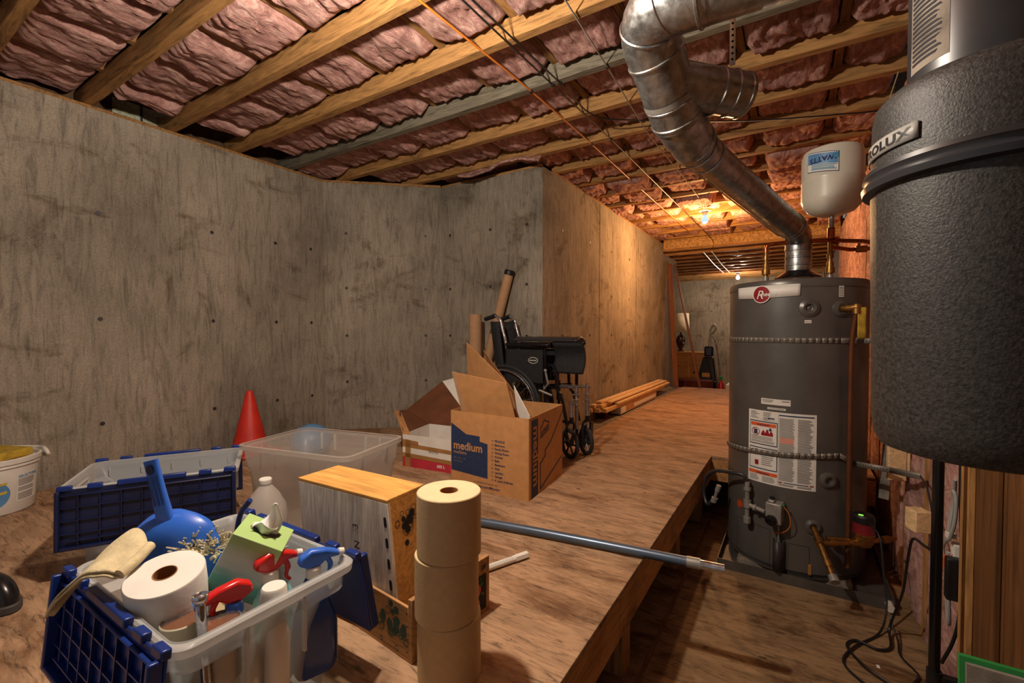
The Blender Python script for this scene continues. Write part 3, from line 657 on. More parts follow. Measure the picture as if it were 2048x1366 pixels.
lab(-52, 8, 2.065, 2.165, .002, 1); lab(-51, 7, 2.068, 2.162, .003, 0); lab(-50, 6, 2.105, 2.157, .004, 2)
lb.text('WATTS', .034, lambda x, y: ep(3-math.degrees(x/ER), 2.148-y+tilt(0), .005), 1, 'LEFT', bold=.001)
lb.grid(lambda u, v: ep(-2+9*u, 2.12+.03*v*(1 if int(u*6) % 2 else .3), .0055), 12, 1, 3)
for z in (2.098, 2.090, 2.082, 2.076): lab(-42, 4-8*random.random(), z, z+.004, .004, 3)
lb.build('maker_label', ['paper_white', 'navy_text', 'sky_blue', 'teal_label'], et, smooth=0)
cp = thing('copper_piping', 'copper hot and cold pipework joining the heater to the framed wall', 'pipe', (0, 2.9, 1.70))
cx = MB(); T = V(.155, 2.96, 1.745)
cx.tube([T, V(.155, 2.92, 1.80)], .012, 14).cyl((.155, 2.93, 1.755), (.155, 2.91, 1.802), .017)
cx.build('riser', 'copper', cp)
MB().tube(crv([V(-.14, 2.86, 1.70), V(-.138, 2.86, 1.722), V(-.12, 2.865, 1.735), V(.0, 2.90, 1.742), T], 5), .0105, 14).cyl((-.14, 2.86, 1.69), (-.14, 2.86, 1.715), .015).build('cross_pipe', 'copper', cp)
MB().tube([T, V(.28, 2.80, 1.70), V(.435, 2.52, 1.60)], .0105, 14).cyl(T+V(.005, -.005, 0), T+V(.035, -.03, -.01), .015).build('branch_pipe', 'copper', cp)
MB().tube([T+V(0, 0, -.035), V(.25, 3.05, 1.70), V(.435, 3.08, 1.70)], .0105, 14).build('branch_pipe', 'copper', cp)
MB().cyl((.27, 3.052, 1.70), (.32, 3.06, 1.70), .018).cyl((.285, 3.055, 1.70), (.285, 3.05, 1.735), .007).build('shutoff_valve', 'brass', cp)
# thin sensor wire from the joists to the tank wall
MB().tube(crv([V(.41, 2.88, 2.52), V(.36, 2.85, 2.3), V(.38, 2.80, 2.1), V(.33, 2.75, 1.95), V(.40, 2.70, 1.6)], 8), .0025, 6).build('thin_wire', 'bare_cloth', label='thin cream wire looping down the framed wall beside the cream tank', cat='wire')

# ------------------------------------------------------------ central vacuum on the panelled wall
CX_, CY_ = .275, 1.06
vc = thing('central_vacuum', 'big black textured vacuum canister hanging on the panelled wall', 'vacuum canister', (CX_, CY_, 1.06))
def vp(deg, z, r): a = math.radians(deg); return V(CX_+r*math.sin(a), CY_-r*math.cos(a), z)
MB().lathe([(0, 1.052), (.120, 1.052), (.140, 1.058), (.149, 1.075), (.153, 1.105), (.160, 1.50), (.160, 1.512)], (CX_, CY_, 0), 96).build('canister', 'vac_gray', vc)
MB().lathe([(.160, 1.505), (.172, 1.508), (.174, 1.518), (.168, 1.524), (.168, 1.528), (.172, 1.534), (.170, 1.542), (.158, 1.546)], (CX_, CY_, 0), 96, closed=True).build('rim_band', 'dark_gray', vc)
MB().lathe([(.160, 1.545), (.159, 1.635), (.155, 1.655), (.143, 1.668), (.118, 1.676), (.110, 1.676)], (CX_, CY_, 0), 96).build('hood', 'vac_gray', vc)
MB().lathe([(.111, 1.67), (.111, 1.95), (.105, 1.965), (0, 1.97)], (CX_, CY_, 0), 72).build('motor_housing', 'dark_gray', vc)
MB().grid(lambda u, v: vp(-90+45*u, 1.565+.026*v, .1625), 14, 1).build('name_plate', 'light_gray_cap', vc, solid=.003)
mb = MB(); mb.text('ELECTROLUX', .021, lambda x, y: vp(-49+math.degrees(x*1.55/.165), 1.571+y, .1645), 0, 'RIGHT', bold=.0008, spacing=1.05); mb.build('name_lettering', 'black', vc, smooth=0)
mb = MB(); mb.grid(lambda u, v: vp(-80+38*u, 1.70+.20*v, .1115), 10, 1, 0)
for k in range(22): mb.grid(lambda u, v: vp(-77+random.uniform(24, 30)*u, 1.712+k*.008+.004*v, .1122), 6, 1, 1)
mb.build('spec_label', ['dust_gray', 'ink'], vc, smooth=0)
MB().box(CX_+.10, CY_-.05, 1.2, XW-.012, CY_+.05, 1.5).build('wall_bracket', 'heater_dark', vc)
PXX, PYY = .360, 1.77
bp = thing('black_pipe', 'upright black pipe rising behind the vacuum canister from the lower floor', 'pipe', (PXX, PYY, 0))
MB().cyl((PXX, PYY, 0), (PXX, PYY, 2.5), .0135, None, 28).build('tube', 'black_gloss', bp)
MB().cyl((PXX, PYY, .20), (PXX, PYY, .26), .018, None, 28).box(PXX, PYY-.012, .21, XW-.02, PYY+.012, .25).build('clamp', 'black', bp)

# ------------------------------------------------------------ moving carton
A, B_, C_, D_ = V(-1.606, 1.928, P), V(-1.115, 1.933, P), V(-1.172, 2.43, P), V(-1.665, 2.42, P); HC = .413; up = V(0, 0, 1)
mc = thing('cardboard_box', 'open medium moving carton with a navy printed panel, in front of the wheelchair', 'box', (-1.39, 2.18, P), 0)
mb = MB()
for p, q in ((A, B_), (B_, C_), (C_, D_), (D_, A)): mb.slab([p, q, q+up*HC, p+up*HC], .005)
mb.slab([A+up*.003, B_+up*.003, C_+up*.003, D_+up*.003], .005); mb.build('carton_body', 'kraft', mc)
fx = (B_-A).normalized(); fy = V(0, 0, 1); fo = V(0, -.0035, 0)
def ff(x, y, o=.0): return A+fx*x+up*y+V(0, -.0035-o, 0)
pr_ = MB(); pr_.face([ff(.003, .085), ff(.245, .072), ff(.245, .255), ff(.195, .262), ff(.195, .29), ff(.105, .292), ff(.003, .345)], 0)
pr_.text('medium', .062, lambda x, y: ff(.018+x*.97, .205+y, .0006), 1, bold=.0014)
pr_.text('mediana', .027, lambda x, y: ff(.018+x, .180+y, .0006), 1)
pr_.text('18" x 18" x 16"', .014, lambda x, y: ff(.018+x, .152+y, .0006), 2); pr_.text('3.0 CU. FT.', .014, lambda x, y: ff(.018+x, .134+y, .0006), 2)
for i, t in enumerate(['FRAGILE', 'Bedroom', 'Family Room', 'Dining Room', 'Kitchen', 'Bath', 'Basement', 'Attic', 'Laundry', 'Garage', 'A Load of Bricks']):
    y = .272-i*.0205
    pr_.text(t, .0165, lambda x, yy: ff(.290+x, y+yy, .0), 0, bold=.0004)
    pr_.grid(lambda u, v: ff(.276+(.0035+.0015*v)*math.cos(2*PI*u), y+.005+(.0035+.0015*v)*math.sin(2*PI*u)), 14, 1, 0)
pr_.text('for moving tips and checklists visit', .011, lambda x, y: ff(.155+x, .042+y), 0); pr_.text('Lowes.com/Moving', .022, lambda x, y: ff(.15+x, .018+y), 0, bold=.0004)
pr_.build('front_print', ['navy_print', 'kraft', 'ink_gray'], mc, smooth=0)
sx_ = (C_-B_).normalized(); sn = V(sx_.y, -sx_.x, 0)
def sf(x, y, o=0): return B_+sx_*x+up*y+sn*(.0035+o)
ps = MB(); ps.face([sf(.03, .0), sf(.115, .0), sf(.115, .398), sf(.03, .398)], 0)
ps.text('medium', .098, lambda x, y: sf(.052+y, .365-x*.98, .0006), 1, bold=.002); ps.text('mediana', .026, lambda x, y: sf(.036+y*.6, .25-x, .0006), 1)
def poly(pts, w_, m=0):
    for i in range(len(pts)-1):
        a, b = V(*pts[i], 0), V(*pts[i+1], 0); d = (b-a).normalized(); n_ = V(-d.y, d.x, 0)*w_/2; a -= d*w_/2; b += d*w_/2
        ps.face([sf(*(q.x, q.y)) for q in (a-n_, b-n_, b+n_, a+n_)], m)
poly([(.497, .372), (.30, .235), (.22, .208), (.22, .178), (.15, .150), (.15, .018), (.485, .108)], .009)
poly([(.155, .285), (.155, .335), (.205, .372), (.26, .352), (.272, .355), (.272, .312), (.155, .285)], .007); ps.text("LOWE'S", .034, lambda x, y: sf(.162+x*.85, .295+y+x*.18, 0), 0, bold=.0008)
ps.build('side_print', ['navy_print', 'kraft'], mc, smooth=0)
MB().slab([V(-1.529, 1.93, .822), V(-1.193, 1.932, .822), V(-1.215, 1.885, 1.000), V(-1.562, 1.885, 1.040)], .005).build('front_flap', 'kraft', mc)
MB().slab([V(-1.531, 1.926, .823), V(-1.500, 1.926, .823), V(-1.533, 1.881, 1.036), V(-1.562, 1.881, 1.040)], .002).build('packing_tape', 'tube_kraft', mc, label='strip of pale packing tape')
MB().slab([V(-1.24, 2.06, .70), V(-1.80, 2.34, .72), V(-1.785, 2.30, 1.185), V(-1.363, 2.10, .985)], .005).build('left_flap', 'kraft', mc)
ins = thing('cardboard_sheet', 'loose folded cardboard sheet standing in the medium moving carton', 'cardboard', (-1.3, 2.2, .45))
MB().slab([V(-1.20, 2.13, .60), V(-1.50, 2.36, .60), V(-1.71, 2.38, 1.135), V(-1.205, 2.12, .80)], .005).build('sheet', 'kraft_dark', ins)
MB().slab([V(-1.165, 2.05, .62), V(-1.24, 2.09, .60), V(-1.305, 2.10, .96), V(-1.17, 2.04, .815)], .004).build('white_flap', 'paper_white', ins)
MB().slab([V(-1.19, 2.0, .60), V(-1.30, 2.08, .60), V(-1.315, 2.08, .93), V(-1.21, 1.99, .80)], .004).build('fold', 'kraft_dark', ins)
MB().box(-1.45, 2.15, P+.006, -1.22, 2.35, .60).build('bottom_fold', 'kraft_dark', ins)

# ------------------------------------------------------------ red and white taped box behind it
rb = thing('shoe_box', 'red and white box bound with brown tape, its flap raised, left of the moving carton', 'box', (-1.95, 2.2, P))
a, b, c, d = V(-2.085, 2.03, P), V(-1.70, 2.075, P), V(-1.78, 2.40, P), V(-2.165, 2.36, P)
mb = MB(); bands = [(0, .075, 1), (.075, .20, 0)]
for p, q in ((a, b), (b, c), (c, d), (d, a)):
    mb.slab([p+up*.0, q+up*.0, q+up*.07, p+up*.07], .005, 1); mb.slab([p+up*.07, q+up*.07, q+up*.20, p+up*.20], .005, 0)
mb.slab([a+up*.003, b+up*.003, c+up*.003, d+up*.003], .005, 0); mb.build('carton_body', ['paper_white', 'rose_box'], rb)
rx = (b-a).normalized()
def rf(x, y, o=0): return a+rx*x+up*y+V(0, -.0035-o, 0)
tp = MB()
for q in ([(0, .062), (.385, .050), (.385, .074), (0, .088)], [(0, .125), (.385, .112), (.385, .135), (0, .150)], [(.02, .0), (.06, 0), (.065, .17), (.025, .172)], [(0, .148), (.125, .14), (.12, .165), (0, .172)]):
    tp.face([rf(*q_, .0006) for q_ in q])
tp.build('packing_tape', 'tape_brown', rb, smooth=0)
MB().text('60S L', .026, lambda x, y: rf(.26+x, .022+y, .0008), 0, bold=.0008).build('red_lettering', 'paper_white', rb, smooth=0); tx = MB(); tx.text('PHOTOS', .018, lambda x, y: rf(.20+x, .104+y, .0003), 1); tx.build('lettering', ['paper_white', 'ink'], rb, smooth=0)
MB().slab([V(-1.78, 2.40, .61), V(-2.165, 2.36, .61), V(-2.427, 2.40, .676), V(-2.251, 2.60, .879)], .006).build('raised_flap', 'kraft_inside', rb)
MB().slab([V(-1.78, 2.40, .61), V(-2.251, 2.60, .879), V(-2.16, 2.62, .905), V(-1.74, 2.43, .62)], .006).build('white_edge', 'paper_white', rb)
MB().slab([V(-2.03, 2.04, .612), V(-2.085, 2.03, .61), V(-2.427, 2.28, .690), V(-2.427, 2.34, .680)], .005).build('front_flap', 'kraft', rb)
MB().slab([V(-2.085, 2.04, .612), V(-2.165, 2.36, .61), V(-2.427, 2.39, .676), V(-2.427, 2.30, .684)], .005).build('side_flap', 'kraft_inside', rb)

# ------------------------------------------------------------ mailing tubes
t1 = thing('mailing_tube', 'upright brown mailing tube without a cap, behind the moving carton', 'cardboard tube', (-2.165, 2.9, P), group=None)
MB().lathe([(.050, P), (.050, 1.392), (.0465, 1.392), (.0465, P)], (-2.165, 2.9, 0), 40).build('tube_wall', 'tube_kraft', t1)
tb, tt = V(-2.285, 2.985, P+.015), V(-1.935, 3.04, 1.715)
t2 = thing('mailing_tube', 'leaning brown mailing tube with a black end cap, behind the wheelchair', 'cardboard tube', (-2.285, 2.985, P))
MB().cyl(tb, tt, .038, None, 36).build('tube_wall', 'tube_kraft', t2)
td = (tt-tb).normalized(); MB().tube([tt-td*.01, tt+td*.022, tt+td*.03], [.0405, .0405, .034], 36).build('end_cap', 'black', t2)

# ------------------------------------------------------------ folded wheelchair (faces +x)
wc = thing('wheelchair', 'folded black wheelchair with chrome back posts and footrests by the concrete corner', 'wheelchair', (-1.6, 2.88, P))
WX = -1.79; ya, yb = 2.745, 2.945
for y in (ya, yb):
    z0 = P+.305
    wh = MB().torus((WX, y, z0), .290, .0155, 'Y', 56, 10).build('rear_wheel', 'rubber', wc)
    MB().torus((WX, y, z0), .268, .009, 'Y', 56, 8).build('wheel_rim', 'dark_gray', wh)
    MB().torus((WX, y-.022 if y == ya else y+.022, z0), .262, .006, 'Y', 56, 8).build('hand_rim', 'chrome', wh)
    MB().cyl((WX, y-.03, z0), (WX, y+.03, z0), .028).build('hub', 'dark_gray', wh)
    sp = MB()
    for k in range(20):
        a1_ = 2*PI*k/20; a2_ = a1_+(.35 if k % 2 else -.35)
        sp.tube([V(WX+.026*math.cos(a1_), y+(.012 if k % 2 else -.012), z0+.026*math.sin(a1_)), V(WX+.265*math.cos(a2_), y, z0+.265*math.sin(a2_))], .0015, 5)
    sp.build('spoke', 'chrome', wh)
    # back post, push handle, arm, side frame
    bx = -1.79; 
    MB().tube(crv([V(bx+.01, y+.03, .80), V(bx+.01, y+.03, 1.10), V(bx-.035, y+.03, 1.28), V(bx-.055, y+.03, 1.345), V(bx-.10, y+.03, 1.375)], 6), .0115, 12).build('back_post', 'chrome', wc)
    MB().tube([V(bx-.095, y+.03, 1.374), V(bx-.19, y+.03, 1.348)], [.016, .0155], 14).build('push_handle', 'black', wc)
    MB().box(-1.775, y-.018, 1.145, -1.42, y+.03, 1.178).build('arm_pad', 'black_gloss', wc, bevel=.012)
    MB().tube(crv([V(-1.77, y+.01, .80), V(-1.77, y+.01, 1.12), V(-1.72, y+.01, 1.14), V(-1.48, y+.01, 1.14), V(-1.46, y+.01, 1.10), V(-1.46, y+.01, .76)], 6), .010, 10).build('arm_frame', 'black_gloss', wc)
    MB().box(-1.765, y-.002, .90, -1.47, y+.004, 1.13).build('side_guard', 'black_fabric', wc)
    fr_ = MB(); fr_.tube([V(-1.80, y+.03, .83), V(-1.36, y+.03, .875)], .0115, 10).tube([V(-1.80, y+.03, .60), V(-1.34, y+.03, .60)], .0115, 10).tube([V(-1.46, y+.03, .60), V(-1.46, y+.03, .90)], .0115, 10)
    fr_.tube(crv([V(-1.46, y+.03, 1.02), V(-1.41, y+.03, 1.02), V(-1.385, y+.03, .97), V(-1.375, y+.03, .86), V(-1.34, y+.03, .80), V(-1.30, y+.03, .62)], 6), .0115, 10)
    fr_.build('side_frame', 'black_gloss', wc)
# castors and forks
for (x, y, r, ry) in ((-1.262, 2.735, .100, -58), (-1.205, 2.875, .096, -66)):
    mt = Matrix.Translation((x, y, P+r)) @ Matrix.Rotation(math.radians(ry+28), 4, 'Z')
    cw = MB().torus((0, 0, 0), r-.014, .014, 'Y', 36, 10, mat=mt).build('castor_wheel', 'rubber', wc)
    sp = MB()
    for k in range(6): a_ = k*PI/3; sp.tube([mt @ V(0, 0, 0), mt @ V(.08*math.cos(a_), 0, .08*math.sin(a_))], .007, 8)
    sp.lathe([(0, -.018), (.020, -.018), (.020, .018), (0, .018)], n=16, mat=mt @ Matrix.Rotation(PI/2, 4, 'X')); sp.build('castor_hub', 'dark_gray', cw)
    fk = MB()
    for sgn in (-1, 1): fk.tube(crv([mt @ V(0, .026*sgn, 0), mt @ V(.0, .03*sgn, .08), mt @ V(.012, .026*sgn, .13), mt @ V(.02, .0, .15)], 4), .008, 8)
    fk.cyl(mt @ V(.02, 0, .14), mt @ V(.02, 0, .215), .014); fk.build('castor_fork', 'black_gloss', wc)
    MB().cyl(mt @ V(.02, 0, .18), mt @ V(.02, 0, .27), .016).cyl(mt @ V(.02, 0, .27), mt @ V(.02, 0, .285), .020).build('castor_housing', 'chrome', wc)
# footrest hangers
for (x, y, z1) in ((-1.245, 2.80, .885), (-1.195, 2.87, .905)):
    hg = MB().tube([V(-1.40, y, .875), V(x-.012, y, .88)], .010, 10).tube([V(x, y, z1), V(x+.006, y, .60)], .011, 12)
    for z in (.83, .795, .76, .72): hg.cyl(V(x-.022, y-.012, z), V(x+.024, y-.012, z), .005)
    hg.build('footrest_hanger', 'chrome', wc)
    MB().tube([V(x+.003, y, .61), V(x+.012, y, P+.075)], .0105, 10).build('footrest_tube', 'black_gloss', wc)
MB().slab([V(-1.21, 2.83, P+.07), V(-1.21, 3.00, P+.07), V(-1.205, 3.0, P+.21), V(-1.205, 2.83, P+.21)], .008).build('footplate', 'black', wc)
# folded seat, back sling, cross brace, brake
mb = MB(); mb.grid(lambda u, v: V(-1.80-.125*math.sin(PI*u)**.5-.055*v, ya+.03+.20*u, .93+.40*v), 14, 8); mb.build('back_sling', 'black_fabric', wc, solid=.012)
mb = MB(); mb.grid(lambda u, v: V(-1.42+.225*u, 2.79+.05*math.sin(PI*v), .975+.205*v+.004*noise.noise(V(u*6, v*5, 2))), 12, 10); mb.build('front_skirt', 'black_fabric', wc, solid=.02, label='black fabric panel hanging in front of the armrest')
MB().tube([V(-1.42, 2.80, 1.178), V(-1.195, 2.80, 1.182)], .013, 12).ball(V(-1.195, 2.80, 1.18), .017).build('skirt_bar', 'black_gloss', wc)
mb = MB(); mb.grid(lambda u, v: V(-1.76+.52*u, 2.80+.15*v, 1.19+.025*math.sin(PI*v)+.004*noise.noise(V(u*12, v*4, 5))), 30, 8); mb.build('folded_seat', 'dark_gray', wc, solid=.01, label='clear-wrapped folded seat')
MB().tube([V(-1.72, ya+.03, .62), V(-1.62, yb, .90)], .010, 10).tube([V(-1.72, yb, .62), V(-1.62, ya+.03, .90)], .010, 10).build('cross_brace', 'black_gloss', wc)
MB().tube([V(-1.46, ya, .86), V(-1.42, ya-.02, .90), V(-1.44, ya-.02, .985)], .007, 8).ball(V(-1.44, ya-.02, .99), .012).tube([V(-1.50, ya, .85), V(-1.40, ya, .82)], .008, 8).build('brake_lever', 'zinc', wc)
for i, (x, z) in enumerate([(-1.52, .86), (-1.44, .80), (-1.40, .85), (-1.37, .80), (-1.48, .80)]):
    pass
mb = MB(); mb.tube([V(-1.30, 2.93, .80), V(-1.30, 2.93, .98)], .012, 10).ball(V(-1.30, 2.93, .80), .02); mb.build('calf_support_post', 'black_gloss', wc)
lg = MB(); mt = frame((-1.545, ya-.006, 1.055), V(1, 0, 0), V(0, 0, 1))
lg.grid(lambda u, v: mt @ V((.036+.003*v)*math.cos(2*PI*u), (.019+.003*v)*math.sin(2*PI*u), .0), 28, 1, 0); lg.text('INVACARE', .0115, lambda x, y: mt @ V(x, y-.004, 0.001), 0, 'CENTER', bold=.0003)
lg.build('oval_badge', 'white', wc, smooth=0)

# ------------------------------------------------------------ lumber and the carton under it
lbx = thing('cardboard_box', 'long low cardboard carton under the boards along the corridor wall', 'box', (-1.56, 5.0, P), 0)
MB().box(-1.60, 4.46, P-.0, -1.49, 5.85, P+.075).build('carton_body', 'kraft', lbx, bevel=.002)
mb = MB(); mb.box(-1.492, 4.455, P+.005, -1.4885, 4.62, P+.07).box(-1.60, 4.4565, P+.004, -1.492, 4.4595, P+.072).box(-1.4895, 4.9, P+.02, -1.4885, 5.8, P+.055); mb.build('shipping_label', 'paper_white', lbx)
base = [(-1.635, P+.078, .045, .036, 3.98, 6.45), (-1.575, P+.078, .05, .036, 4.02, 6.50), (-1.515, P+.078, .045, .036, 4.05, 6.30), (-1.625, P+.116, .055, .03, 4.02, 6.48), (-1.565, P+.116, .05, .03, 4.06, 6.52), (-1.50, P+.116, .05, .022, 4.35, 6.5), (-1.60, P+.148, .06, .02, 4.12, 6.5), (-1.53, P+.148, .06, .016, 4.20, 6.45)]
loc_w = ['lower layer against the wall', 'lower layer in the middle', 'lower layer on the room side', 'middle layer against the wall', 'middle layer in the middle', 'thin middle one on the room side', 'top layer against the wall', 'top layer on the room side']
for (x, z, w_, h, y0, y1), lw in zip(base, loc_w):
    MB().box(x-w_/2, y0, z, x+w_/2, y1, z+h).build('lumber_board', 'lumber_new', bevel=.003, label='pale board stacked by the corridor wall, '+lw, cat='board', group='pale boards stacked along the corridor wall')
MB().box(-1.655, 4.2, P-.01, -1.56, 4.3, P+.077).build('wood_block', 'redwood_box', label='dark reddish block under the near end of the stacked boards', cat='block')

# ------------------------------------------------------------ blue-grey wand
wd = thing('telescopic_wand', 'blue-grey telescopic wand lying across the platform and over its edge', 'wand', (-.8, 1.62, P))
wpts = crv([V(-1.28, 1.545, P+.021), V(-1.0, 1.60, P+.021), V(-.62, 1.655, P+.021), V(-.30, 1.695, P+.021)], 6)
MB().tube(wpts, .0175, 18).build('tube', 'steel_blue', wd)
MB().cyl((-.32, 1.693, P+.021), (-.275, 1.699, P+.021), .0195, None, 20).build('lock_collar', 'zinc', wd)
MB().cyl((-.28, 1.698, P+.021), (-.198, 1.708, P+.021), .0155, None, 20).build('chrome_end', 'chrome', wd)

# white graduated tube
sg = thing('rain_gauge', 'white graduated plastic tube on the plywood beside the fruit crate', 'plastic tube', (-.88, 1.36, P))
g0, g1 = V(-.925, 1.25, P+.0135), V(-.84, 1.445, P+.0135); gd = (g1-g0).normalized()
MB().tube([g0, g1-gd*.05], .0115, 12).build('barrel', 'white', sg)
MB().tube([g1-gd*.055, g1], .0135, 6).build('hex_cap', 'white', sg)
mk = MB()
for k in range(14):
    c = g0.lerp(g1, .12+k*.042); mk.bar(c+V(-.0035, .0, .0112), c+V(.0065, -.004, .0096), .0016, .0008)
mk.build('scale_mark', 'ink', sg)

# ------------------------------------------------------------ paper rolls
for i, (x, y) in enumerate([(-.722, .856), (-.724, .850), (-.717, .851)]):
    r = .0785; z0 = P+.153*i; h = .152
    pr0 = thing('paper_roll', ['brown paper roll standing on the plywood, lowest of the column of three', 'brown paper roll in the middle of the column of three', 'brown paper roll on top of the column of three'][i], 'paper roll', (x, y, z0), group='column of brown paper rolls')
    MB().lathe([(.022, z0), (r-.003, z0), (r, z0+.003), (r, z0+h-.002), (r-.002, z0+h)], (x, y, 0), 72, closed=True).build('wound_paper', 'roll_paper', pr0)
    MB().lathe([(.0235, z0+h), (r-.002, z0+h)], (x, y, 0), 72, closed=True).build('paper_end', 'roll_end', pr0, smooth=0)
    MB().lathe([(.0235, z0+.001), (.0235, z0+h), (.0215, z0+h), (.0215, z0+.001)], (x, y, 0), 40, closed=True).build('core', 'kraft', pr0)

# ------------------------------------------------------------ fruit crate with a wine crate standing in it
tr0 = Matrix.Translation((-.815, .82, P)) @ Matrix.Rotation(math.radians(174), 4, 'Z')
lug = thing('fruit_crate', 'shallow wooden fruit crate with a tomato label, behind the brown paper rolls', 'crate', mat=tr0)
def lb_(x0, y0, z0, x1, y1, z1, name, mat, bv=.0015, **k): return MB().box(x0, y0, z0, x1, y1, z1).build(name, mat, lug, local=True, bevel=bv, **k)
LW, LD = .44, .30           # local x runs away from the camera's right, local -y runs into the room
lb_(.0, -LD, .0, LW, 0, .010, 'floor_board', 'lug_wood')
lb_(.014, -.008, .010, LW-.014, 0, .142, 'long_side', 'lug_wood'); lb_(.014, -LD, .010, LW-.014, -LD+.008, .142, 'long_side', 'lug_wood')
lb_(.0, -LD, .010, .014, 0, .165, 'end_board', 'lug_wood'); lb_(LW-.014, -LD, .010, LW, 0, .165, 'end_board', 'lug_wood')
gp = MB()
random.seed(3)
for k in range(26):
    cx_, cz_, rr = .075+random.gauss(0, .028), .075+random.gauss(0, .026), random.uniform(.006, .011)
    cz_ = min(.128, max(.018, cz_)); cx_ = min(.14, max(.022, cx_))
    gp.grid(lambda u, v: V(cx_+(rr-.002*v)*math.cos(2*PI*u), .0006+.0001*k*.1, cz_+(rr-.002*v)*math.sin(2*PI*u)), 14, 1, 0)
    if k % 3 == 0: gp.grid(lambda u, v: V(cx_+rr*v*math.cos(2*PI*u), .0005, cz_+rr*v*math.sin(2*PI*u)), 12, 1, 0)
for k in range(4): gp.grid(lambda u, v: V(.035+k*.028+.012*math.sin(PI*u)*(v-.5)*2, .0007, .05+.04*u+.012*(k % 2)), 8, 1, 0)
gp.build('green_stamp', 'green_ink', lug, local=True, smooth=0, label='green grape stamp on the side board')
for k in range(4): MB().lathe([(0, 0), (.0022, .0)], n=8, mat=frame((.019, .0006, .025+k*.033), V(-1, 0, 0), V(0, 0, 1))).build('nail_head', 'ink', lug, local=True)
tl = MB(); ex = lambda y, z, o=.0: V(-.0006-o, -y, z)
tl.face([ex(.135, .012), ex(.285, .012), ex(.285, .118), ex(.135, .118)], 0)
for (y, z, r_) in ((.165, .075, .021), (.20, .085, .024), (.238, .078, .023), (.19, .040, .022), (.235, .036, .021)):
    tl.grid(lambda u, v: ex(y+r_*v*math.cos(2*PI*u), z+r_*v*math.sin(2*PI*u), .0004+.0001*r_*y), 20, 1, 1)
for (y, z, a_) in ((.262, .092, .4), (.268, .062, -.5), (.258, .108, 1.2), (.15, .10, 2), (.215, .058, 1)):
    tl.grid(lambda u, v: ex(y+.018*(u-.5)*math.cos(a_)-.006*math.sin(PI*u)*(v-.5)*math.sin(a_), z+.018*(u-.5)*math.sin(a_)+.010*math.sin(PI*u)*(v-.5)*math.cos(a_), .0012), 8, 1, 2)
tl.text('TOMATOES', .020, lambda x, z: ex(.145+x, .1325+z, .0002), 3, bold=.0004); tl.text('28', .020, lambda x, z: ex(.262+x, .133+z, .0002), 3, bold=.0006)
tl.build('fruit_label', ['ink', 'tomato', 'leaf_green', 'navy_print'], lug, local=True, smooth=0)
# little printed carton in the crate behind the rolls
MB().box(-.0, 0, 0, .05, .09, .10, mat=Matrix.Translation((-.875, .99, P+.085)) @ Matrix.Rotation(.3, 4, 'Z')).build('carton', 'paper_white', bevel=.002, label='small white carton standing in the fruit crate behind the paper rolls', cat='carton')

sh_ = Matrix.Identity(4); sh_[0][2] = .12
cm = Matrix.Translation((-.889, .850, P+.0125)) @ Matrix.Rotation(math.radians(182), 4, 'Z')
CW, CD, CHh = .384, .152, .3775
cr = thing('wine_crate', 'tall weathered wine crate with hand-hole slots, standing inside the fruit crate', 'crate', mat=cm)
MB().box(0, -CD, CHh-.010, CW, 0, CHh).build('top_board', 'wood_orange', cr, local=True, bevel=.002)
MB().box(0, -.010, 0, CW, 0, CHh-.010).build('front_board', 'pine_raw', cr, local=True, bevel=.001)
MB().box(0, -CD, 0, CW, -CD+.010, CHh-.010).build('back_board', 'pine_raw', cr, local=True, bevel=.001)
MB().box(0, -CD+.010, 0, .012, -.010, CHh-.010).build('end_board', 'wood_orange', cr, local=True); MB().box(CW-.012, -CD+.010, 0, CW, -.010, CHh-.010).build('end_board', 'wood_orange', cr, local=True)
for k in range(6):
    z_ = CHh-.062-k*.056
    mb = MB(); mb.grid(lambda u, v: V(.0135+.0055*v*math.copysign(abs(math.cos(2*PI*u))**.6, math.cos(2*PI*u)), .0007, z_+.014*v*math.copysign(abs(math.sin(2*PI*u))**.6, math.sin(2*PI*u))), 24, 1)
    mb.build('slot', 'ink', cr, local=True, smooth=0)
st2 = MB(); st2.text('4385', .030, lambda x, y: V(.125+y, .0008, .105+x*.9), 0); st2.text('N', .032, lambda x, y: V(.125+y, .0008, .215+x), 0); st2.text('3', .032, lambda x, y: V(.125+y, .0008, .272+x), 0)
st2.build('stamped_number', 'ink', cr, local=True, smooth=0)
gs = MB(); random.seed(9)
for k in range(30):
    y_, z_, rr = .075+random.gauss(0, .022), CHh-.075+random.gauss(0, .026), random.uniform(.007, .012)
    y_ = min(.13, max(.03, y_)); z_ = min(CHh-.022, max(CHh-.15, z_))
    gs.grid(lambda u, v: V(-.0006-.00002*k, -(y_+(rr-.0016*v)*math.cos(2*PI*u)), z_+(rr-.0016*v)*math.sin(2*PI*u)), 14, 1)
    if k % 4 == 0: gs.grid(lambda u, v: V(-.0005, -(y_+rr*v*math.cos(2*PI*u)), z_+rr*v*math.sin(2*PI*u)), 12, 1)
gs.build('grape_stamp', 'ink', cr, local=True, smooth=0)

for o_ in [c for c in cr.children]: o_.data.transform(sh_)          # the old crate is racked out of square
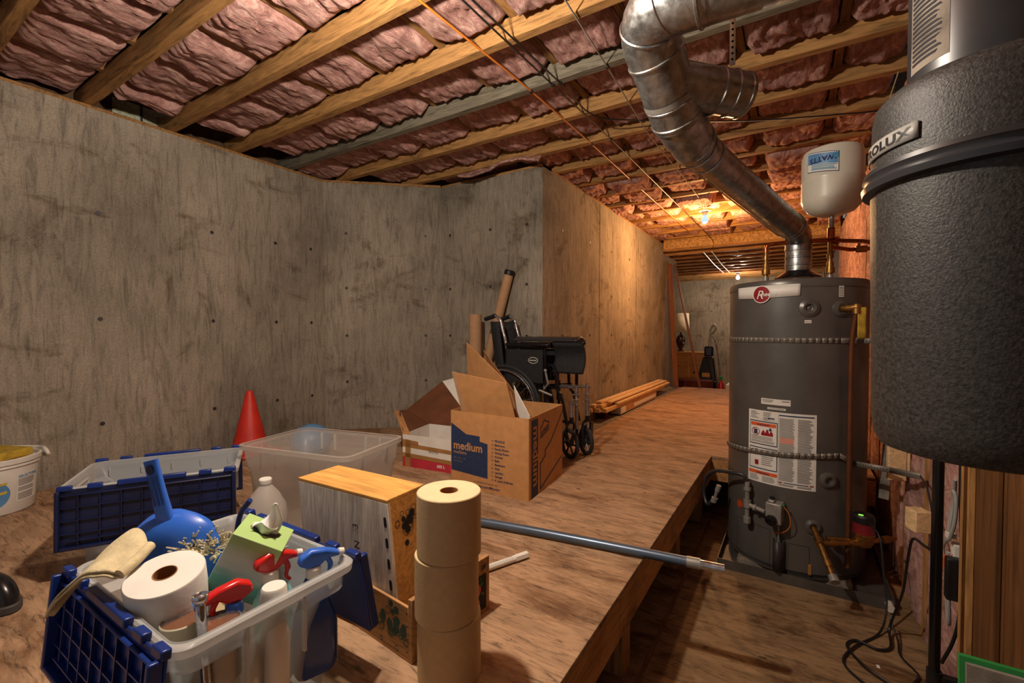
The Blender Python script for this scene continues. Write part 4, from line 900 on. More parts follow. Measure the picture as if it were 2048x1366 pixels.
# ------------------------------------------------------------ clear tubs
def rrect(hx, hy, r, n=6):
    out = []
    for cx_, cy_, a0_ in ((hx-r, hy-r, 0), (-hx+r, hy-r, 90), (-hx+r, -hy+r, 180), (hx-r, -hy+r, 270)):
        for k in range(n+1): a_ = math.radians(a0_+90*k/n); out.append((cx_+r*math.cos(a_), cy_+r*math.sin(a_)))
    return out
def loft(mb, levels, m=0, bottom=True, close=False):
    base = len(mb.v); n = None
    for hx, hy, r, z in levels:
        q = rrect(hx, hy, r); n = len(q); mb.v += [V(x, y, z) for x, y in q]
    for i in range(len(levels)-1):
        for j in range(n): mb.f.append((base+i*n+j, base+i*n+(j+1) % n, base+(i+1)*n+(j+1) % n, base+(i+1)*n+j)); mb.m.append(m)
    if bottom: mb.f.append(tuple(base+j for j in reversed(range(n)))); mb.m.append(m)
    if close: mb.f.append(tuple(base+(len(levels)-1)*n+j for j in range(n))); mb.m.append(m)
    return mb
bn = thing('storage_bin', 'large empty clear plastic bin without a lid, in front of the red cone', 'storage bin', (-1.748, 1.228, P), math.radians(12))
loft(MB(), [(.245, .150, .04, .002), (.262, .165, .04, .26), (.272, .175, .04, .275), (.280, .183, .04, .365)]).build('tub', 'bin_clear', bn, local=True, solid=.0028, smooth=50)
loft(MB(), [(.280, .183, .04, .352), (.292, .195, .045, .352), (.292, .195, .045, .370), (.279, .182, .04, .370)], bottom=False).build('rim', 'bin_rim', bn, local=True, smooth=50)
mb = MB()
for x in (-.17, -.09, .09, .17):
    for sy in (-1, 1): mb.box(x-.002, sy*.170-.003, .275, x+.002, sy*.176+.003, .352)
for y in (-.08, .08):
    for sx2 in (-1, 1): mb.box(sx2*.266-.003, y-.002, .275, sx2*.272+.003, y+.002, .352)
mb.build('molded_rib', 'tote_rim', bn, local=True, kind='stuff')

def make_lid(root, mt, L, W, mat, outer, name='lid'):
    """hinged lid: local x along the hinge, local y away from it, ribs on +z"""
    mb = MB(); mb.box(0, 0, -.003, L, W, .003)
    for x in (0, L-.012): mb.box(x, 0, .003, x+.012, W, .026)
    mb.box(.012, W-.010, .003, L-.012, W, .026); mb.box(.012, .016, .003, L-.012, .022, .012)
    mb.v = [mt @ p for p in mb.v]; lid = mb.build(name, mat, root, local=True, bevel=.004)
    rb_ = MB(); nx = 9
    for i in range(1, nx): rb_.box(L*i/nx-.0015, .022, .003, L*i/nx+.0015, W-.010, .012)
    for y in (.30, .52, .74): rb_.box(.012, W*y-.0015, .003, L-.012, W*y+.0015, .011)
    rb_.box(.03, W-.03, .003, L-.03, W-.027, .015)
    rb_.v = [mt @ p for p in rb_.v]; rb_.build('rib_grid', mat, lid, local=True)
    n = 13
    for a_, b2 in ((0, 1), (2, 3), (4, 9), (10, 11), (12, 13)):
        kn = MB(); kn.box(L*a_/n, -.014, -.008, L*b2/n, .004, .009); kn.v = [mt @ p for p in kn.v]; kn.build('hinge_knuckle', outer, lid, local=True, bevel=.003)
    return lid
def make_tote(label, loc, rz, lids, L=.54, W=.37, H=.31):
    t = thing('lidded_tote', label, 'storage tote', loc, rz, 'clear totes with blue hinged lids')
    loft(MB(), [(L/2-.05, W/2-.045, .035, .002), (L/2-.035, W/2-.028, .035, H-.075), (L/2-.012, W/2-.012, .035, H-.06), (L/2-.008, W/2-.008, .035, H)]).build('tub', 'tote_clear', t, local=True, solid=.0028, smooth=50)
    loft(MB(), [(L/2-.008, W/2-.008, .035, H-.020), (L/2+.006, W/2+.002, .035, H-.020), (L/2+.008, W/2+.004, .035, H-.004), (L/2+.004, W/2, .035, H), (L/2-.008, W/2-.008, .035, H-.002)], bottom=False).build('rim', 'tote_rim', t, local=True, smooth=50)
    rr = MB()
    for x in (-.4, -.2, 0, .2, .4):
        for s_ in (-1, 1): rr.box(L*x-.002, s_*(W/2-.014)-.006, H-.06, L*x+.002, s_*(W/2-.014)+.006, H-.03)
    for s_ in (-1, 1):
        for y in (-.06, .06): rr.box(s_*(L/2-.012)-.006, y-.003, H-.15, s_*(L/2-.012)+.004, y+.003, H-.03)
        rr.box(s_*(L/2-.012)-.004, -.06, H-.034, s_*(L/2-.012)+.004, .06, H-.03)
    rr.build('molded_rib', 'tote_rim', t, local=True, kind='stuff')
    for side, ang, mat in lids:
        a_ = math.radians(ang)
        if side < 0: mt = frame((L/2, -W/2-.010, H-.004), V(-1, 0, 0), V(0, -math.cos(a_), -math.sin(a_)))
        else: mt = frame((-L/2, W/2+.010, H-.004), V(1, 0, 0), V(0, math.cos(a_), -math.sin(a_)))
        make_lid(t, mt, L, .20, mat, 'blue_lid')
    return t
# local z of frame(x, y) must face away from the tub
make_tote('full clear tote of cleaning supplies with both blue lids hanging open', (-1.134, .514, P), 0, [(-1, 84, 'blue_lid'), (1, 80, 'blue_lid')], .515)
make_tote('empty clear tote under the bucket wall, its dark blue lid hanging behind the dustpan', (-2.150, .785, P), math.radians(60), [(-1, 86, 'navy_lid'), (1, 88, 'navy_lid')], .52, .36)

# ------------------------------------------------------------ what fills the near tote
towel = thing('paper_towel_roll', 'thick white paper towel roll standing in the full tote', 'paper roll', mat=Matrix.Translation((-1.115, .428, .548)) @ Matrix.Rotation(math.radians(9), 4, 'Y') @ Matrix.Rotation(math.radians(9), 4, 'X'))
MB().lathe([(.021, 0), (.067, 0), (.069, .003), (.069, .222), (.067, .225)], n=64, closed=True).build('wound_sheets', 'towel_paper', towel, local=True)
MB().lathe([(.021, .225), (.067, .225)], n=64, closed=True).build('sheet_end', 'paper_white', towel, local=True, smooth=0)
MB().lathe([(.0213, .001), (.0213, .226), (.0195, .226), (.0195, .001)], n=36, closed=True).build('core', 'kraft_dark', towel, local=True)

# tissue box tipped in the tote
R_, U_, F_ = V(.847, .531, 0), V(0, 0, 1), V(-.531, .847, 0)
upv = (R_*.45+U_*.88+F_*.10).normalized(); xv = R_*.90-U_*.30+F_*.22; xv = (xv-upv*xv.dot(upv)).normalized(); yv = upv.cross(xv)
TB = .110; TH = .128
org = V(-1.019, .494, .825)-upv*TH
tm = Matrix((xv, yv, upv)).transposed().to_4x4(); tm.translation = org
tb_ = thing('tissue_box', 'green and teal tissue box tipped over in the full tote', 'tissue box', mat=tm)
MB().box(0, 0, 0, TB, TB, TH).build('carton', 'tissue_box', tb_, local=True, bevel=.0015)
mb = MB(); mb.grid(lambda u, v: V(TB/2+.034*v*math.cos(2*PI*u), TB/2+.020*v*math.sin(2*PI*u), TH+.0007), 28, 1); mb.build('opening', 'heater_dark', tb_, local=True, smooth=0)
mb = MB()
def ts(u, v):
    a_ = 2*PI*u; r_ = (.020*(1-v)**.8+.002)*(1+.35*math.sin(a_*3+v*3)); return V(TB/2+r_*math.cos(a_)+.008*v*math.sin(v*5), TB/2+r_*.6*math.sin(a_)+.012*math.sin(v*4), TH-.004+.075*v)
mb.grid(ts, 36, 14)
mb.grid(lambda u, v: V(TB/2-.03+.05*u, TB/2-.022+.02*v+.006*math.sin(u*9), TH+.004+.03*u*(1-v)+.012*math.sin(u*5+v*3)), 14, 8)
mb.build('tissue', 'tissue_white', tb_, local=True, smooth=60, solid=.0008)

# dustpan leaning upright
dup_ = (V(-1.265, .437, .942)-V(-1.242, .449, .838)).normalized(); dx_ = (R_*.97+U_*.16+F_*-.05); dx_ = (dx_-dup_*dx_.dot(dup_)).normalized(); dy_ = dup_.cross(dx_)
dm = Matrix((dx_, dy_, dup_)).transposed().to_4x4(); dm.translation = V(-1.235, .462, .840)
dp = thing('dustpan', 'bright blue plastic dustpan leaning upright with its handle in the air', 'dustpan', mat=dm)
def pan(u, v):
    s_ = 2*u-1; w_ = .112*(1-.55*(1-min(1, v*2.1))**2.6); e_ = 1-abs(s_)**3.2
    return V(w_*s_-.016, -(.052*(1-math.exp(-v*7)))*max(0, e_)**.7+.004-.035*v*abs(s_)**8*0, -.165*v-.010*(1-e_)*(1-v))
MB().grid(pan, 40, 26).build('pan', 'blue', dp, local=True, smooth=60, solid=.003)
mb = MB()
def hd(u, v):
    w_ = .0165+.004*(1-v)-.002*math.sin(v*PI); a_ = 2*PI*u; sx3 = math.copysign(abs(math.cos(a_))**.6, math.cos(a_)); sy3 = math.copysign(abs(math.sin(a_))**.6, math.sin(a_))
    return V(w_*sx3-.002, -.016+.009*sy3*(1-.3*v), -.022+.148*v)
mb.grid(hd, 28, 12); mb.face([hd(i/28, 1) for i in range(28)])
mb.build('handle', 'blue', dp, local=True, smooth=50)
mb = MB(); mb.grid(lambda u, v: V(-.002+.008*v*math.cos(2*PI*u), -.0255, .105+.012*v*math.sin(2*PI*u)), 18, 1); mb.build('hanging_hole', 'navy_lid', dp, local=True, smooth=0)
mb = MB()
for i in range(3): mb.grid(lambda u, v: V(-.012+.010*i+.003*v, -.0262, .02+.07*u), 6, 1)
mb.build('handle_groove', 'blue_lid', dp, local=True, smooth=0)

# folded cloth over the rear corner of the tote
cl = thing('folded_cloth', 'folded cream dust cloth hanging over the far corner of the full tote', 'cloth', (-1.2, .33, .72))
def cloth(k):
    def fn(u, v):
        # u from the hanging tip to the fold, v across
        a_, b2 = V(-1.235, .252, .742), V(-1.130, .332, .782); c2, d2 = V(-1.285, .36, .800), V(-1.175, .405, .800)
        lo = a_.lerp(b2, u); hi = V(-1.225, .265, .745).lerp(d2, u)+(c2-a_)*0
        hump = math.sin(PI*min(1, u*1.05))
        p = lo.lerp(hi, v)+V(-.050, .055, .046)*hump*v+V(0, 0, .018*hump*(1-v))
        p += V(0, 0, -.007*k)+V(.003*k, -.003*k, 0)
        p.z += .005*noise.noise(V(u*4, v*3, k*.2))+.003*math.sin(v*8+u*2)*hump
        p.z -= .035*(1-u)**3
        return p
    return fn
for k in range(2): MB().grid(cloth(k), 30, 18).build('cloth_layer', 'cream_cloth', cl, smooth=70, solid=.004)
MB().tube(crv([V(-1.127, .334, .778), V(-1.142, .365, .788), V(-1.170, .400, .798)], 6), .0105, 14).build('rolled_fold', 'cream_cloth', cl)

# duster head of cream strands
ds_ = thing('duster', 'fluffy cream duster head between the dustpan and the tissue box', 'duster', (-1.15, .50, .72))
random.seed(5); mb = MB()
for k in range(360):
    a_ = random.uniform(-1.4, 1.4); c0_ = V(-1.165+random.gauss(0, .018), .505+random.gauss(0, .018), .748+random.gauss(0, .010)); d0_ = (R_*math.sin(a_)+U_*(.55+.5*math.cos(a_))*.6-F_*random.uniform(0, .8)).normalized()
    mb.tube([c0_, c0_+d0_*.022+U_*.004, c0_+d0_*random.uniform(.034, .052)], [.0022, .0026, .0014], 5)
mb.build('strands', 'duster', ds_, kind='stuff'); MB().tube([V(-1.15, .50, .735), V(-1.25, .60, .55)], .006, 8).build('stick', 'blue', ds_)

# spray bottles
def spray(label, loc, rz, body, head, nozzle, H=.215, hx=.045, hy=.028, tilt=0, group=None, labelmat=None):
    r = thing('spray_bottle', label, 'spray bottle', mat=Matrix.Translation(loc) @ Matrix.Rotation(math.radians(tilt), 4, 'X') @ Matrix.Rotation(math.radians(rz), 4, 'Z'))
    loft(MB(), [(hx*.9, hy*.85, .018, 0), (hx, hy, .02, .01), (hx, hy, .02, H*.55), (hx*.72, hy*.85, .018, H*.72), (hx*.75, hy*.85, .018, H*.8), (.018, .016, .014, H*.96), (.014, .014, .0135, H)], close=True).build('bottle', body, r, local=True, smooth=60)
    MB().lathe([(.0165, H-.006), (.0165, H+.014), (.013, H+.018)], n=24).build('collar', nozzle, r, local=True)
    # head: sloping back, long snout
    pts = [(-.034, H+.030), (-.030, H+.046), (-.006, H+.058), (.028, H+.052), (.056, H+.040), (.058, H+.028), (.03, H+.030), (.012, H+.018), (-.014, H+.018)]
    mb = MB(); n = len(pts)
    for y in (-.012, .012): mb.v += [V(x, y, z) for x, z in pts]
    mb.f += [tuple(reversed(range(n))), tuple(range(n, 2*n))]+[(j, (j+1) % n, n+(j+1) % n, n+j) for j in range(n)]; mb.m += [0]*(n+2)
    mb.build('trigger_head', head, r, local=True, bevel=.005)
    MB().tube(crv([V(.030, 0, H+.030), V(.038, 0, H+.012), V(.034, 0, H-.008), V(.042, 0, H-.020)], 4), [.006]*6+[.004]*7, 10).build('trigger', head, r, local=True)
    MB().cyl((.056, 0, H+.034), (.068, 0, H+.031), .0085).build('nozzle', nozzle, r, local=True)
    if labelmat:
        o = labelmat(r, H, hx, hy)
    return r
def comet(r, H, hx, hy):
    fc = frame((.0, -hy-.0009, 0), V(1, 0, 0), V(0, 0, 1))
    mb = MB(); q = lambda x, y, o=0: fc @ V(x, y, o)
    mb.face([q(-.03, .02), q(.03, .02), q(.03, .12), q(-.03, .12)], 0)
    mb.text('COMET', .016, lambda x, y: q(-.027+x, .100+y, .0006), 1, bold=.0005); mb.text('foam', .026, lambda x, y: q(-.026+x, .062+y+.35*x, .0006), 2, shear=.3, bold=.0008)
    mb.text('bath', .022, lambda x, y: q(-.022+x, .032+y+.35*x, .0006), 3, shear=.3)
    mb.build('front_label', ['offwhite_tank', 'navy_text', 'teal_label', 'red'], r, local=True, smooth=0)
def white_label(r, H, hx, hy):
    fc = frame((hx+.0009, -.0, 0), V(0, 1, 0), V(0, 0, 1)); q = lambda x, y, o=0: fc @ V(x, y, o); mb = MB()
    mb.face([q(-.022, .008), q(.022, .008), q(.022, .112), q(-.022, .112)], 0)
    for k in range(13): mb.face([q(-.019, .015+k*.007, .0004), q(.019-.008*random.random(), .015+k*.007, .0004), q(.019, .018+k*.007, .0004), q(-.019, .018+k*.007, .0004)], 1)
    mb.build('back_label', ['paper_white', 'ink_gray'], r, local=True, smooth=0)
spray('white spray bottle with a red trigger, beside the chrome tube in the full tote', (-.950, .462, .475), 255, 'white', 'red', 'blue', H=.225)
spray('red-trigger spray bottle with a Comet-style label, beside the tissue box in the tote', (-.975, .550, .480), 82, 'aqua_bottle', 'red', 'white', H=.235, labelmat=comet)
spray('blue spray bottle with a blue trigger in the front right of the full tote', (-.935, .628, .475), 72, 'blue_dark_bottle', 'blue', 'white', H=.225, labelmat=white_label)
# capped bottles, tins, chrome tube, wrapped cup
wb = thing('cleaner_bottle', 'white bottle with a ribbed white cap, right of the tins in the tote', 'bottle', (-.918, .525, .485))
loft(MB(), [(.026, .022, .014, 0), (.028, .024, .014, .14), (.014, .014, .013, .185)], close=True).build('bottle', 'white', wb, local=True, smooth=60)
mb = MB(); mb.lathe([(.027, .185), (.0245, .238), (.022, .242), (0, .242)], n=40); mb.build('cap', 'paper_white', wb, local=True)
wb = thing('cleaner_bottle', 'pale green bottle with a round white cap behind the red triggers', 'bottle', (-1.035, .605, .47))
loft(MB(), [(.03, .024, .014, 0), (.032, .026, .014, .16), (.014, .014, .013, .20)], close=True).build('bottle', 'aqua_bottle', wb, local=True, smooth=60)
MB().lathe([(.021, .198), (.020, .236), (.017, .240), (0, .240)], n=32).build('cap', 'paper_white', wb, local=True)
wb = thing('cleaner_bottle', 'short white bottle with red print low behind the clear front of the tote', 'bottle', (-.935, .415, P+.006))
loft(MB(), [(.022, .018, .012, 0), (.024, .02, .012, .15), (.012, .012, .011, .19), (.012, .012, .011, .21)], close=True).build('bottle', 'paper_white', wb, local=True, smooth=60)
mb = MB(); mb.text('CLEAN', .022, lambda x, y: V(.0245, -.014+y, .04+x), 0, bold=.0006); mb.build('red_print', 'red', wb, local=True, smooth=0)
for i, (x, y, z, txt) in enumerate([(-1.005, .392, .590, 'beeswax'), (-.930, .425, .595, 'polish')]):
    tn = thing('wax_tin', ['round tin of brown wax in clear wrap, left of the chrome tube', 'round tin of amber wax in clear wrap, right of the chrome tube'][i], 'tin', (x, y, z), group='tins of wax in the tote')
    MB().lathe([(.034, 0), (.036, .002), (.036, .108), (.034, .110), (.034, .104), (0, .104)], (x, y, z), 48).build('can', ['tin_label', 'zinc'][i], tn)
    MB().lathe([(.0338, .105), (.02, .108), (0, .1085)], (x, y, z), 40).build('wax', 'amber', tn)
    MB().grid(lambda u, v: V(x+.038*v*math.cos(2*PI*u), y+.038*v*math.sin(2*PI*u), z+.114+.004*noise.noise(V(u*9, v*6, i))-.006*v**4), 40, 8).build('clear_wrap', 'wrap', tn, smooth=60)
    MB().text(txt, .014, lambda a_, b2: V(x+.0365*math.cos(math.radians(-95)+a_/.0365), y+.0365*math.sin(math.radians(-95)+a_/.0365), z+.07+b2), 0).build('lettering', 'ink', tn, smooth=0)
ct = thing('chrome_tube', 'chrome metal tube standing up at the near rim of the full tote', 'metal tube', (-.90, .384, .50))
ta, tb2 = V(-.888, .388, .50), V(-.921, .388, .776); tdv = (tb2-ta).normalized()
MB().tube([ta, tb2-tdv*.012], .0085, 24, 0, False).build('shaft', 'chrome', ct)
MB().tube([tb2-tdv*.018, tb2-tdv*.008, tb2], [.0085, .0125, .0125], 24, 0, False).build('flared_end', 'chrome', ct, solid=.001)
MB().tube([tb2-tdv*.008, tb2-tdv*.007], .0120, 20).build('dark_bore', 'heater_dark', ct)
wp = thing('wrapped_cup', 'crumpled clear plastic cup between the amber tin and the ribbed-cap bottle', 'cup', (-.90, .475, .62))
MB().grid(lambda u, v: V(-.915+(.022+.008*v)*math.cos(2*PI*u)*(1+.1*noise.noise(V(u*12, v*5, 1))), .462+(.022+.008*v)*math.sin(2*PI*u), .62+.095*v), 30, 10).build('cup_wall', 'wrap', wp, smooth=60)
MB().tube(crv([V(-1.293, .628, .62), V(-1.285, .640, .745), V(-1.25, .652, .80)], 5), .007, 10).build('cleaning_wand', 'blue_lid', label='thin dark blue stick poking out behind the tissue box', cat='stick')
# things lower in the tote that hold the upper ones up
MB().box(-1.36, .37, P+.006, -1.12, .64, P+.10).build('folded_rag', 'bare_cloth', bevel=.02, label='folded tan rags at the bottom of the full tote', cat='cloth')

# ------------------------------------------------------------ vinegar jug
jg = thing('plastic_jug', 'translucent white jug with a screw neck, half full, behind the full tote', 'jug', (-1.665, .925, P))
MB().lathe([(.060, .002), (.072, .008), (.074, .06), (.074, .165), (.068, .20), (.045, .245), (.024, .272), (.019, .280), (.019, .292)], (-1.665, .925, P), 48).build('bottle', 'jug_clear', jg)
MB().lathe([(.070, .006), (.0715, .02), (.0715, .150), (.0, .150)], (-1.665, .925, P), 40).build('liquid', 'jug_clear', jg)
MB().lathe([(.021, .282), (.022, .286), (.022, .298), (.019, .302), (0, .302)], (-1.665, .925, P), 32).build('cap', 'paper_white', jg)

# ------------------------------------------------------------ bucket by the left wall
bk = thing('plastic_bucket', 'white pail with a blue round label against the left wall', 'bucket', (-3.215, .475, P))
BX, BY = -3.215, .475
MB().lathe([(0, .003), (.148, .003), (.152, .008), (.166, .215), (.174, .218), (.174, .226), (.167, .230), (.178, .234), (.180, .254), (.172, .258), (.166, .252), (.166, .235)], (BX, BY, P), 72).build('pail', 'white', bk, smooth=40)
def bpnt(deg, z, o=0):
    r_ = .152+(z-.008)/.207*.014+.0015+o; a_ = math.radians(deg); return V(BX+r_*math.cos(a_), BY+r_*math.sin(a_), P+z)
lbk = MB(); lbk.grid(lambda u, v: bpnt(-6+math.degrees(.062*v*math.cos(2*PI*u)/.16), .10+.062*v*math.sin(2*PI*u), .0), 32, 3, 0)
lbk.grid(lambda u, v: bpnt(-18+30*u, .092+.012*v+.012*u, .0006), 12, 1, 2)
lbk.grid(lambda u, v: bpnt(-18+30*u, .135+.010*v+.010*u, .0006), 12, 1, 2)
lbk.grid(lambda u, v: bpnt(24+36*u, .052+.13*v, .0), 12, 1, 3)
lbk.text('SELECTONE', .018, lambda x, y: bpnt(26+math.degrees(x/.165), .162+y, .0006), 4, bold=.0006)
for k in range(15):
    if k in (5, 9): continue
    lbk.grid(lambda u, v: bpnt(26+(30-6*random.random())*u, .152-k*.0066+.0036*v, .0006), 8, 1, 1)
lbk.build('printed_label', ['sky_blue', 'ink_gray', 'yellow', 'white', 'teal_label'], bk, smooth=0)
MB().tube(crv([V(BX-.02, BY+.178, P+.235), V(BX+.02, BY+.195, P+.225), V(BX+.055, BY+.192, P+.24), V(BX+.03, BY+.185, P+.262), V(BX-.06, BY+.180, P+.258), V(BX-.15, BY+.10, P+.262)], 5), .008, 10).build('handle', 'white', bk)
MB().box(-.13, -.10, .0, .13, .10, .022, mat=Matrix.Translation((-3.22, .47, P+.215)) @ Matrix.Rotation(.5, 4, 'Z') @ Matrix.Rotation(.08, 4, 'X')).build('wooden_tray', 'wood_orange', bevel=.01, label='orange-brown wooden tray lying in the mouth of the white pail', cat='tray')
MB().box(-.12, -.09, .0, .12, .09, .035, mat=Matrix.Translation((-3.25, .49, P+.242)) @ Matrix.Rotation(.4, 4, 'Z') @ Matrix.Rotation(.05, 4, 'X')).build('paper_carton', 'yellow_tag', bevel=.003, label='flat yellow and orange carton on top of the white pail', cat='carton')

# ------------------------------------------------------------ cone, ball, shoe
cn = thing('traffic_cone', 'red traffic cone standing by the left concrete wall', 'traffic cone', (-3.2, 1.675, P))
MB().lathe([(.125, .025), (.115, .03), (.022, .430), (.018, .436), (0, .436)], (-3.2, 1.675, P), 48).build('cone_body', 'cone_red', cn)
MB().box(-3.35, 1.525, P, -3.05, 1.825, P+.026).build('base', 'cone_red', cn, bevel=.015)
MB().bar((-3.2+.103, 1.675-.055, P+.035), (-3.2+.019, 1.675-.012, P+.425), .004, .003).build('mold_seam', 'cone_red', cn)
MB().lathe([(0, 0), (.07, .012), (.115, .05), (.13, .10), (.12, .15), (.08, .195), (.03, .215), (0, .218)], (-2.78, 1.86, P), 40).build('foam_ball', 'sky_blue', label='light blue ball on the floor behind the empty clear bin', cat='ball')
sh = thing('rubber_shoe', 'glossy black shoe with a thick sole beside the far lid, cut by the edge', 'shoe', (-2.12, .30, P), math.radians(195))
def so(k):
    def fn(u, v):
        a_ = 2*PI*u; x = .145*math.cos(a_); y = .048*math.sin(a_)*(1-.18*math.cos(a_+.5)); return V(x*v, y*v, 0)
    return fn
mb = MB(); n = 40
for z, s_ in ((0, .96), (.004, 1), (.022, 1), (.026, .97)): mb.v += [V(.145*math.cos(2*PI*j/n)*s_, .050*math.sin(2*PI*j/n)*(1-.15*math.cos(2*PI*j/n))*s_, z) for j in range(n)]
for i in range(3):
    for j in range(n): mb.f.append((i*n+j, i*n+(j+1) % n, (i+1)*n+(j+1) % n, (i+1)*n+j)); mb.m.append(0)
mb.f += [tuple(reversed(range(n))), tuple(range(3*n, 4*n))]; mb.m += [0, 0]; mb.build('sole', 'shoe_sole', sh, local=True)
MB().grid(lambda u, v: V(.138*math.cos(2*PI*u)*math.cos(v*PI/2)**.6+.02*v, .047*math.sin(2*PI*u)*(1-.15*math.cos(2*PI*u))*math.cos(v*PI/2)**.6, .026+(.062-.022*math.cos(2*PI*u))*math.sin(v*PI/2)), 40, 12).build('upper', 'shoe_black', sh, local=True, smooth=60)

# ------------------------------------------------------------ right-hand clutter: recirculation pump, blocks, cords, green frame
pp = thing('circulation_pump', 'small red and black circulation pump with a green light, right of the heater drain', 'pump', (.285, 2.66, .30))
MB().lathe([(.0, -.05), (.030, -.05), (.040, -.03), (.040, .0), (.045, .004), (.045, .012), (.0, .012)], (.285, 2.66, .30), 36).build('pump_body', 'brass', pp)
MB().lathe([(.042, .012), (.042, .062), (0, .062)], (.285, 2.66, .30), 36).build('red_housing', 'maroon', pp)
MB().lathe([(.044, .062), (.044, .090), (.036, .100), (0, .101)], (.285, 2.66, .30), 36).build('top_cap', 'black', pp)
MB().box(.262, 2.628, .400, .280, 2.634, .404).build('status_light', 'led_green', pp)
MB().tube([(.14, 2.62, .265), (.285, 2.66, .265), (.42, 2.80, .262)], .011, 14).cyl((.36, 2.735, .263), (.39, 2.768, .263), .017).build('pump_pipe', 'brass', label='brass and copper pipe running through the circulation pump to the wall', cat='pipe')
MB().box(-.035, -.012, -.095, .035, .012, .095, mat=Matrix.Translation((.405, 2.70, .665)) @ Matrix.Rotation(.25, 4, 'Z')).box(XW-.05, 2.70, .6, XW-.005, 2.73, .7).build('wood_block', 'lumber_new', bevel=.003, label='pale wooden block behind the lower strap, under the vacuum canister', cat='block')
MB().box(-.028, -.03, -.04, .028, .03, .04, mat=Matrix.Translation((.405, 2.25, .545)) @ Matrix.Rotation(.4, 4, 'Z')).box(.42, 2.23, .52, XW-.003, 2.27, .57).build('wood_block', 'lumber_new', bevel=.003, label='short wood offcut on the insulation left of the black pipe', cat='block')
MB().slab([V(.362, 2.86, .43), V(.400, 2.84, .43), V(.415, 2.86, .69), V(.385, 2.92, .69)], .004).build('foil_sheet', 'dust_gray', label='pale pinkish sheet standing behind the circulation pump', cat='sheet')
cords = 'black cords tangled on the lower floor'
def cord(name, label, pts, r, mat, cat='cable', group=None, seg=8): return MB().tube(crv(pts, seg), r, 8).build(name, mat, label=label, cat=cat, group=group)
cord('black_cable', 'black cord from the circulation pump looping down across the floor', [V(.30, 2.62, .375), V(.33, 2.55, .34), V(.34, 2.50, .20), V(.345, 2.45, .08), V(.31, 2.36, .012), V(.22, 2.22, .010), V(.17, 2.09, .010), V(.22, 2.0, .010), V(.31, 1.95, .010), V(.42, 1.90, .012)], .0042, 'black', group=cords)
cord('black_cable', 'black cord arching off the insulated wall left of the black pipe', [V(.43, 1.98, .52), V(.39, 2.05, .52), V(.375, 2.16, .50), V(.372, 2.22, .40), V(.37, 2.28, .25), V(.36, 2.36, .12), V(.345, 2.38, .03), V(.335, 2.28, .011), V(.29, 2.24, .010), V(.225, 2.26, .010), V(.19, 2.2, .010), V(.23, 2.09, .020), V(.30, 2.03, .018), V(.40, 1.95, .010)], .0048, 'black', group=cords)
cord('black_cable', 'black cord snaking over the floor in front of the pink insulation', [V(.35, 2.40, .06), V(.365, 2.33, .02), V(.36, 2.24, .010), V(.395, 2.15, .010), V(.37, 2.07, .010), V(.41, 2.0, .010), V(.38, 1.93, .010)], .0036, 'black', group=cords)
cord('black_cable', 'black cord hanging down the wall right of the black pipe', [V(.43, 1.86, 1.05), V(.432, 1.875, .80), V(.435, 1.865, .60), V(.435, 1.865, .42), V(.43, 1.90, .30), V(.41, 1.93, .20)], .0050, 'black', group=cords)
cord('strap_tail', 'dark wire trailing from the end of the lower strap', [V(.432, 2.38, .680), V(.43, 2.25, .66), V(.415, 2.05, .56), V(.40, 1.95, .50)], .0035, 'dark_gray', 'wire')
wcd = thing('white_cord', 'bundled white cord hanging on the insulation right of the black pipe', 'cord', (.42, 1.93, .6))
MB().tube(crv([V(.425, 1.90, .80), V(.43, 1.93, .74), V(.425, 1.945, .66), V(.418, 1.925, .60), V(.425, 1.90, .66), V(.43, 1.905, .735), V(.425, 1.915, .76), V(.43, 1.93, .72), V(.42, 1.93, .62), V(.415, 1.97, .555), V(.42, 1.955, .50), V(.42, 1.915, .40), V(.425, 1.93, .33), V(.425, 1.955, .38), V(.425, 1.95, .48), V(.42, 1.93, .56)], 8), .0052, 8).build('cable', 'light_gray_cap', wcd)
MB().box(.412, 1.915, .61, .434, 1.935, .625).build('twist_tie', 'white', wcd)
MB().box(XW-.03, 1.905, .47, XW-.004, 1.95, .59).build('outlet_box', 'paper_white', label='pale outlet box half hidden behind the black pipe', cat='outlet box')
MB().box(.405, 1.915, .515, .43, 1.945, .545).build('orange_plug', 'orange', label='orange plug glowing between the black pipe and the white cord', cat='plug')
MB().box(.405, 1.875, .43, .44, 1.905, .56).build('power_adapter', 'black', bevel=.004, label='black power adapter on the wall right of the white cord', cat='adapter')
gf = thing('green_frame', 'green and white wooden frame leaning at the panelled wall', 'frame', (.36, 1.23, 0))
def fp(u, z, o=0): return V(.292+u, 1.255-o+.05*(z/.6)-.05, z)
FZ = .600; FW = .150
MB().slab([fp(0, .0), fp(FW, .0), fp(FW, FZ), fp(0, FZ)], .012).build('backing', 'green_paint', gf)
MB().slab([fp(u, z, .012) for u, z in ((.008, FZ-.008), (FW, FZ-.008), (FW, FZ-.036), (.036, FZ-.036))], .010).build('white_molding', 'dust_gray', gf)
MB().slab([fp(u, z, .012) for u, z in ((.008, .0), (.008, FZ-.008), (.036, FZ-.036), (.036, .0))], .010).build('white_molding', 'dust_gray', gf)
MB().slab([fp(.040, .03, .010), fp(FW, .03, .010), fp(FW, FZ-.042, .010), fp(.040, FZ-.042, .010)], .004).build('panel', 'green_paint', gf)
MB().grid(lambda u, v: V(.275+.01*v, 2.13+.02*u, .0012), 1, 1).build('paper_scrap', 'paper_white', label='tiny white scrap on the lower floor among the cords', cat='scrap')

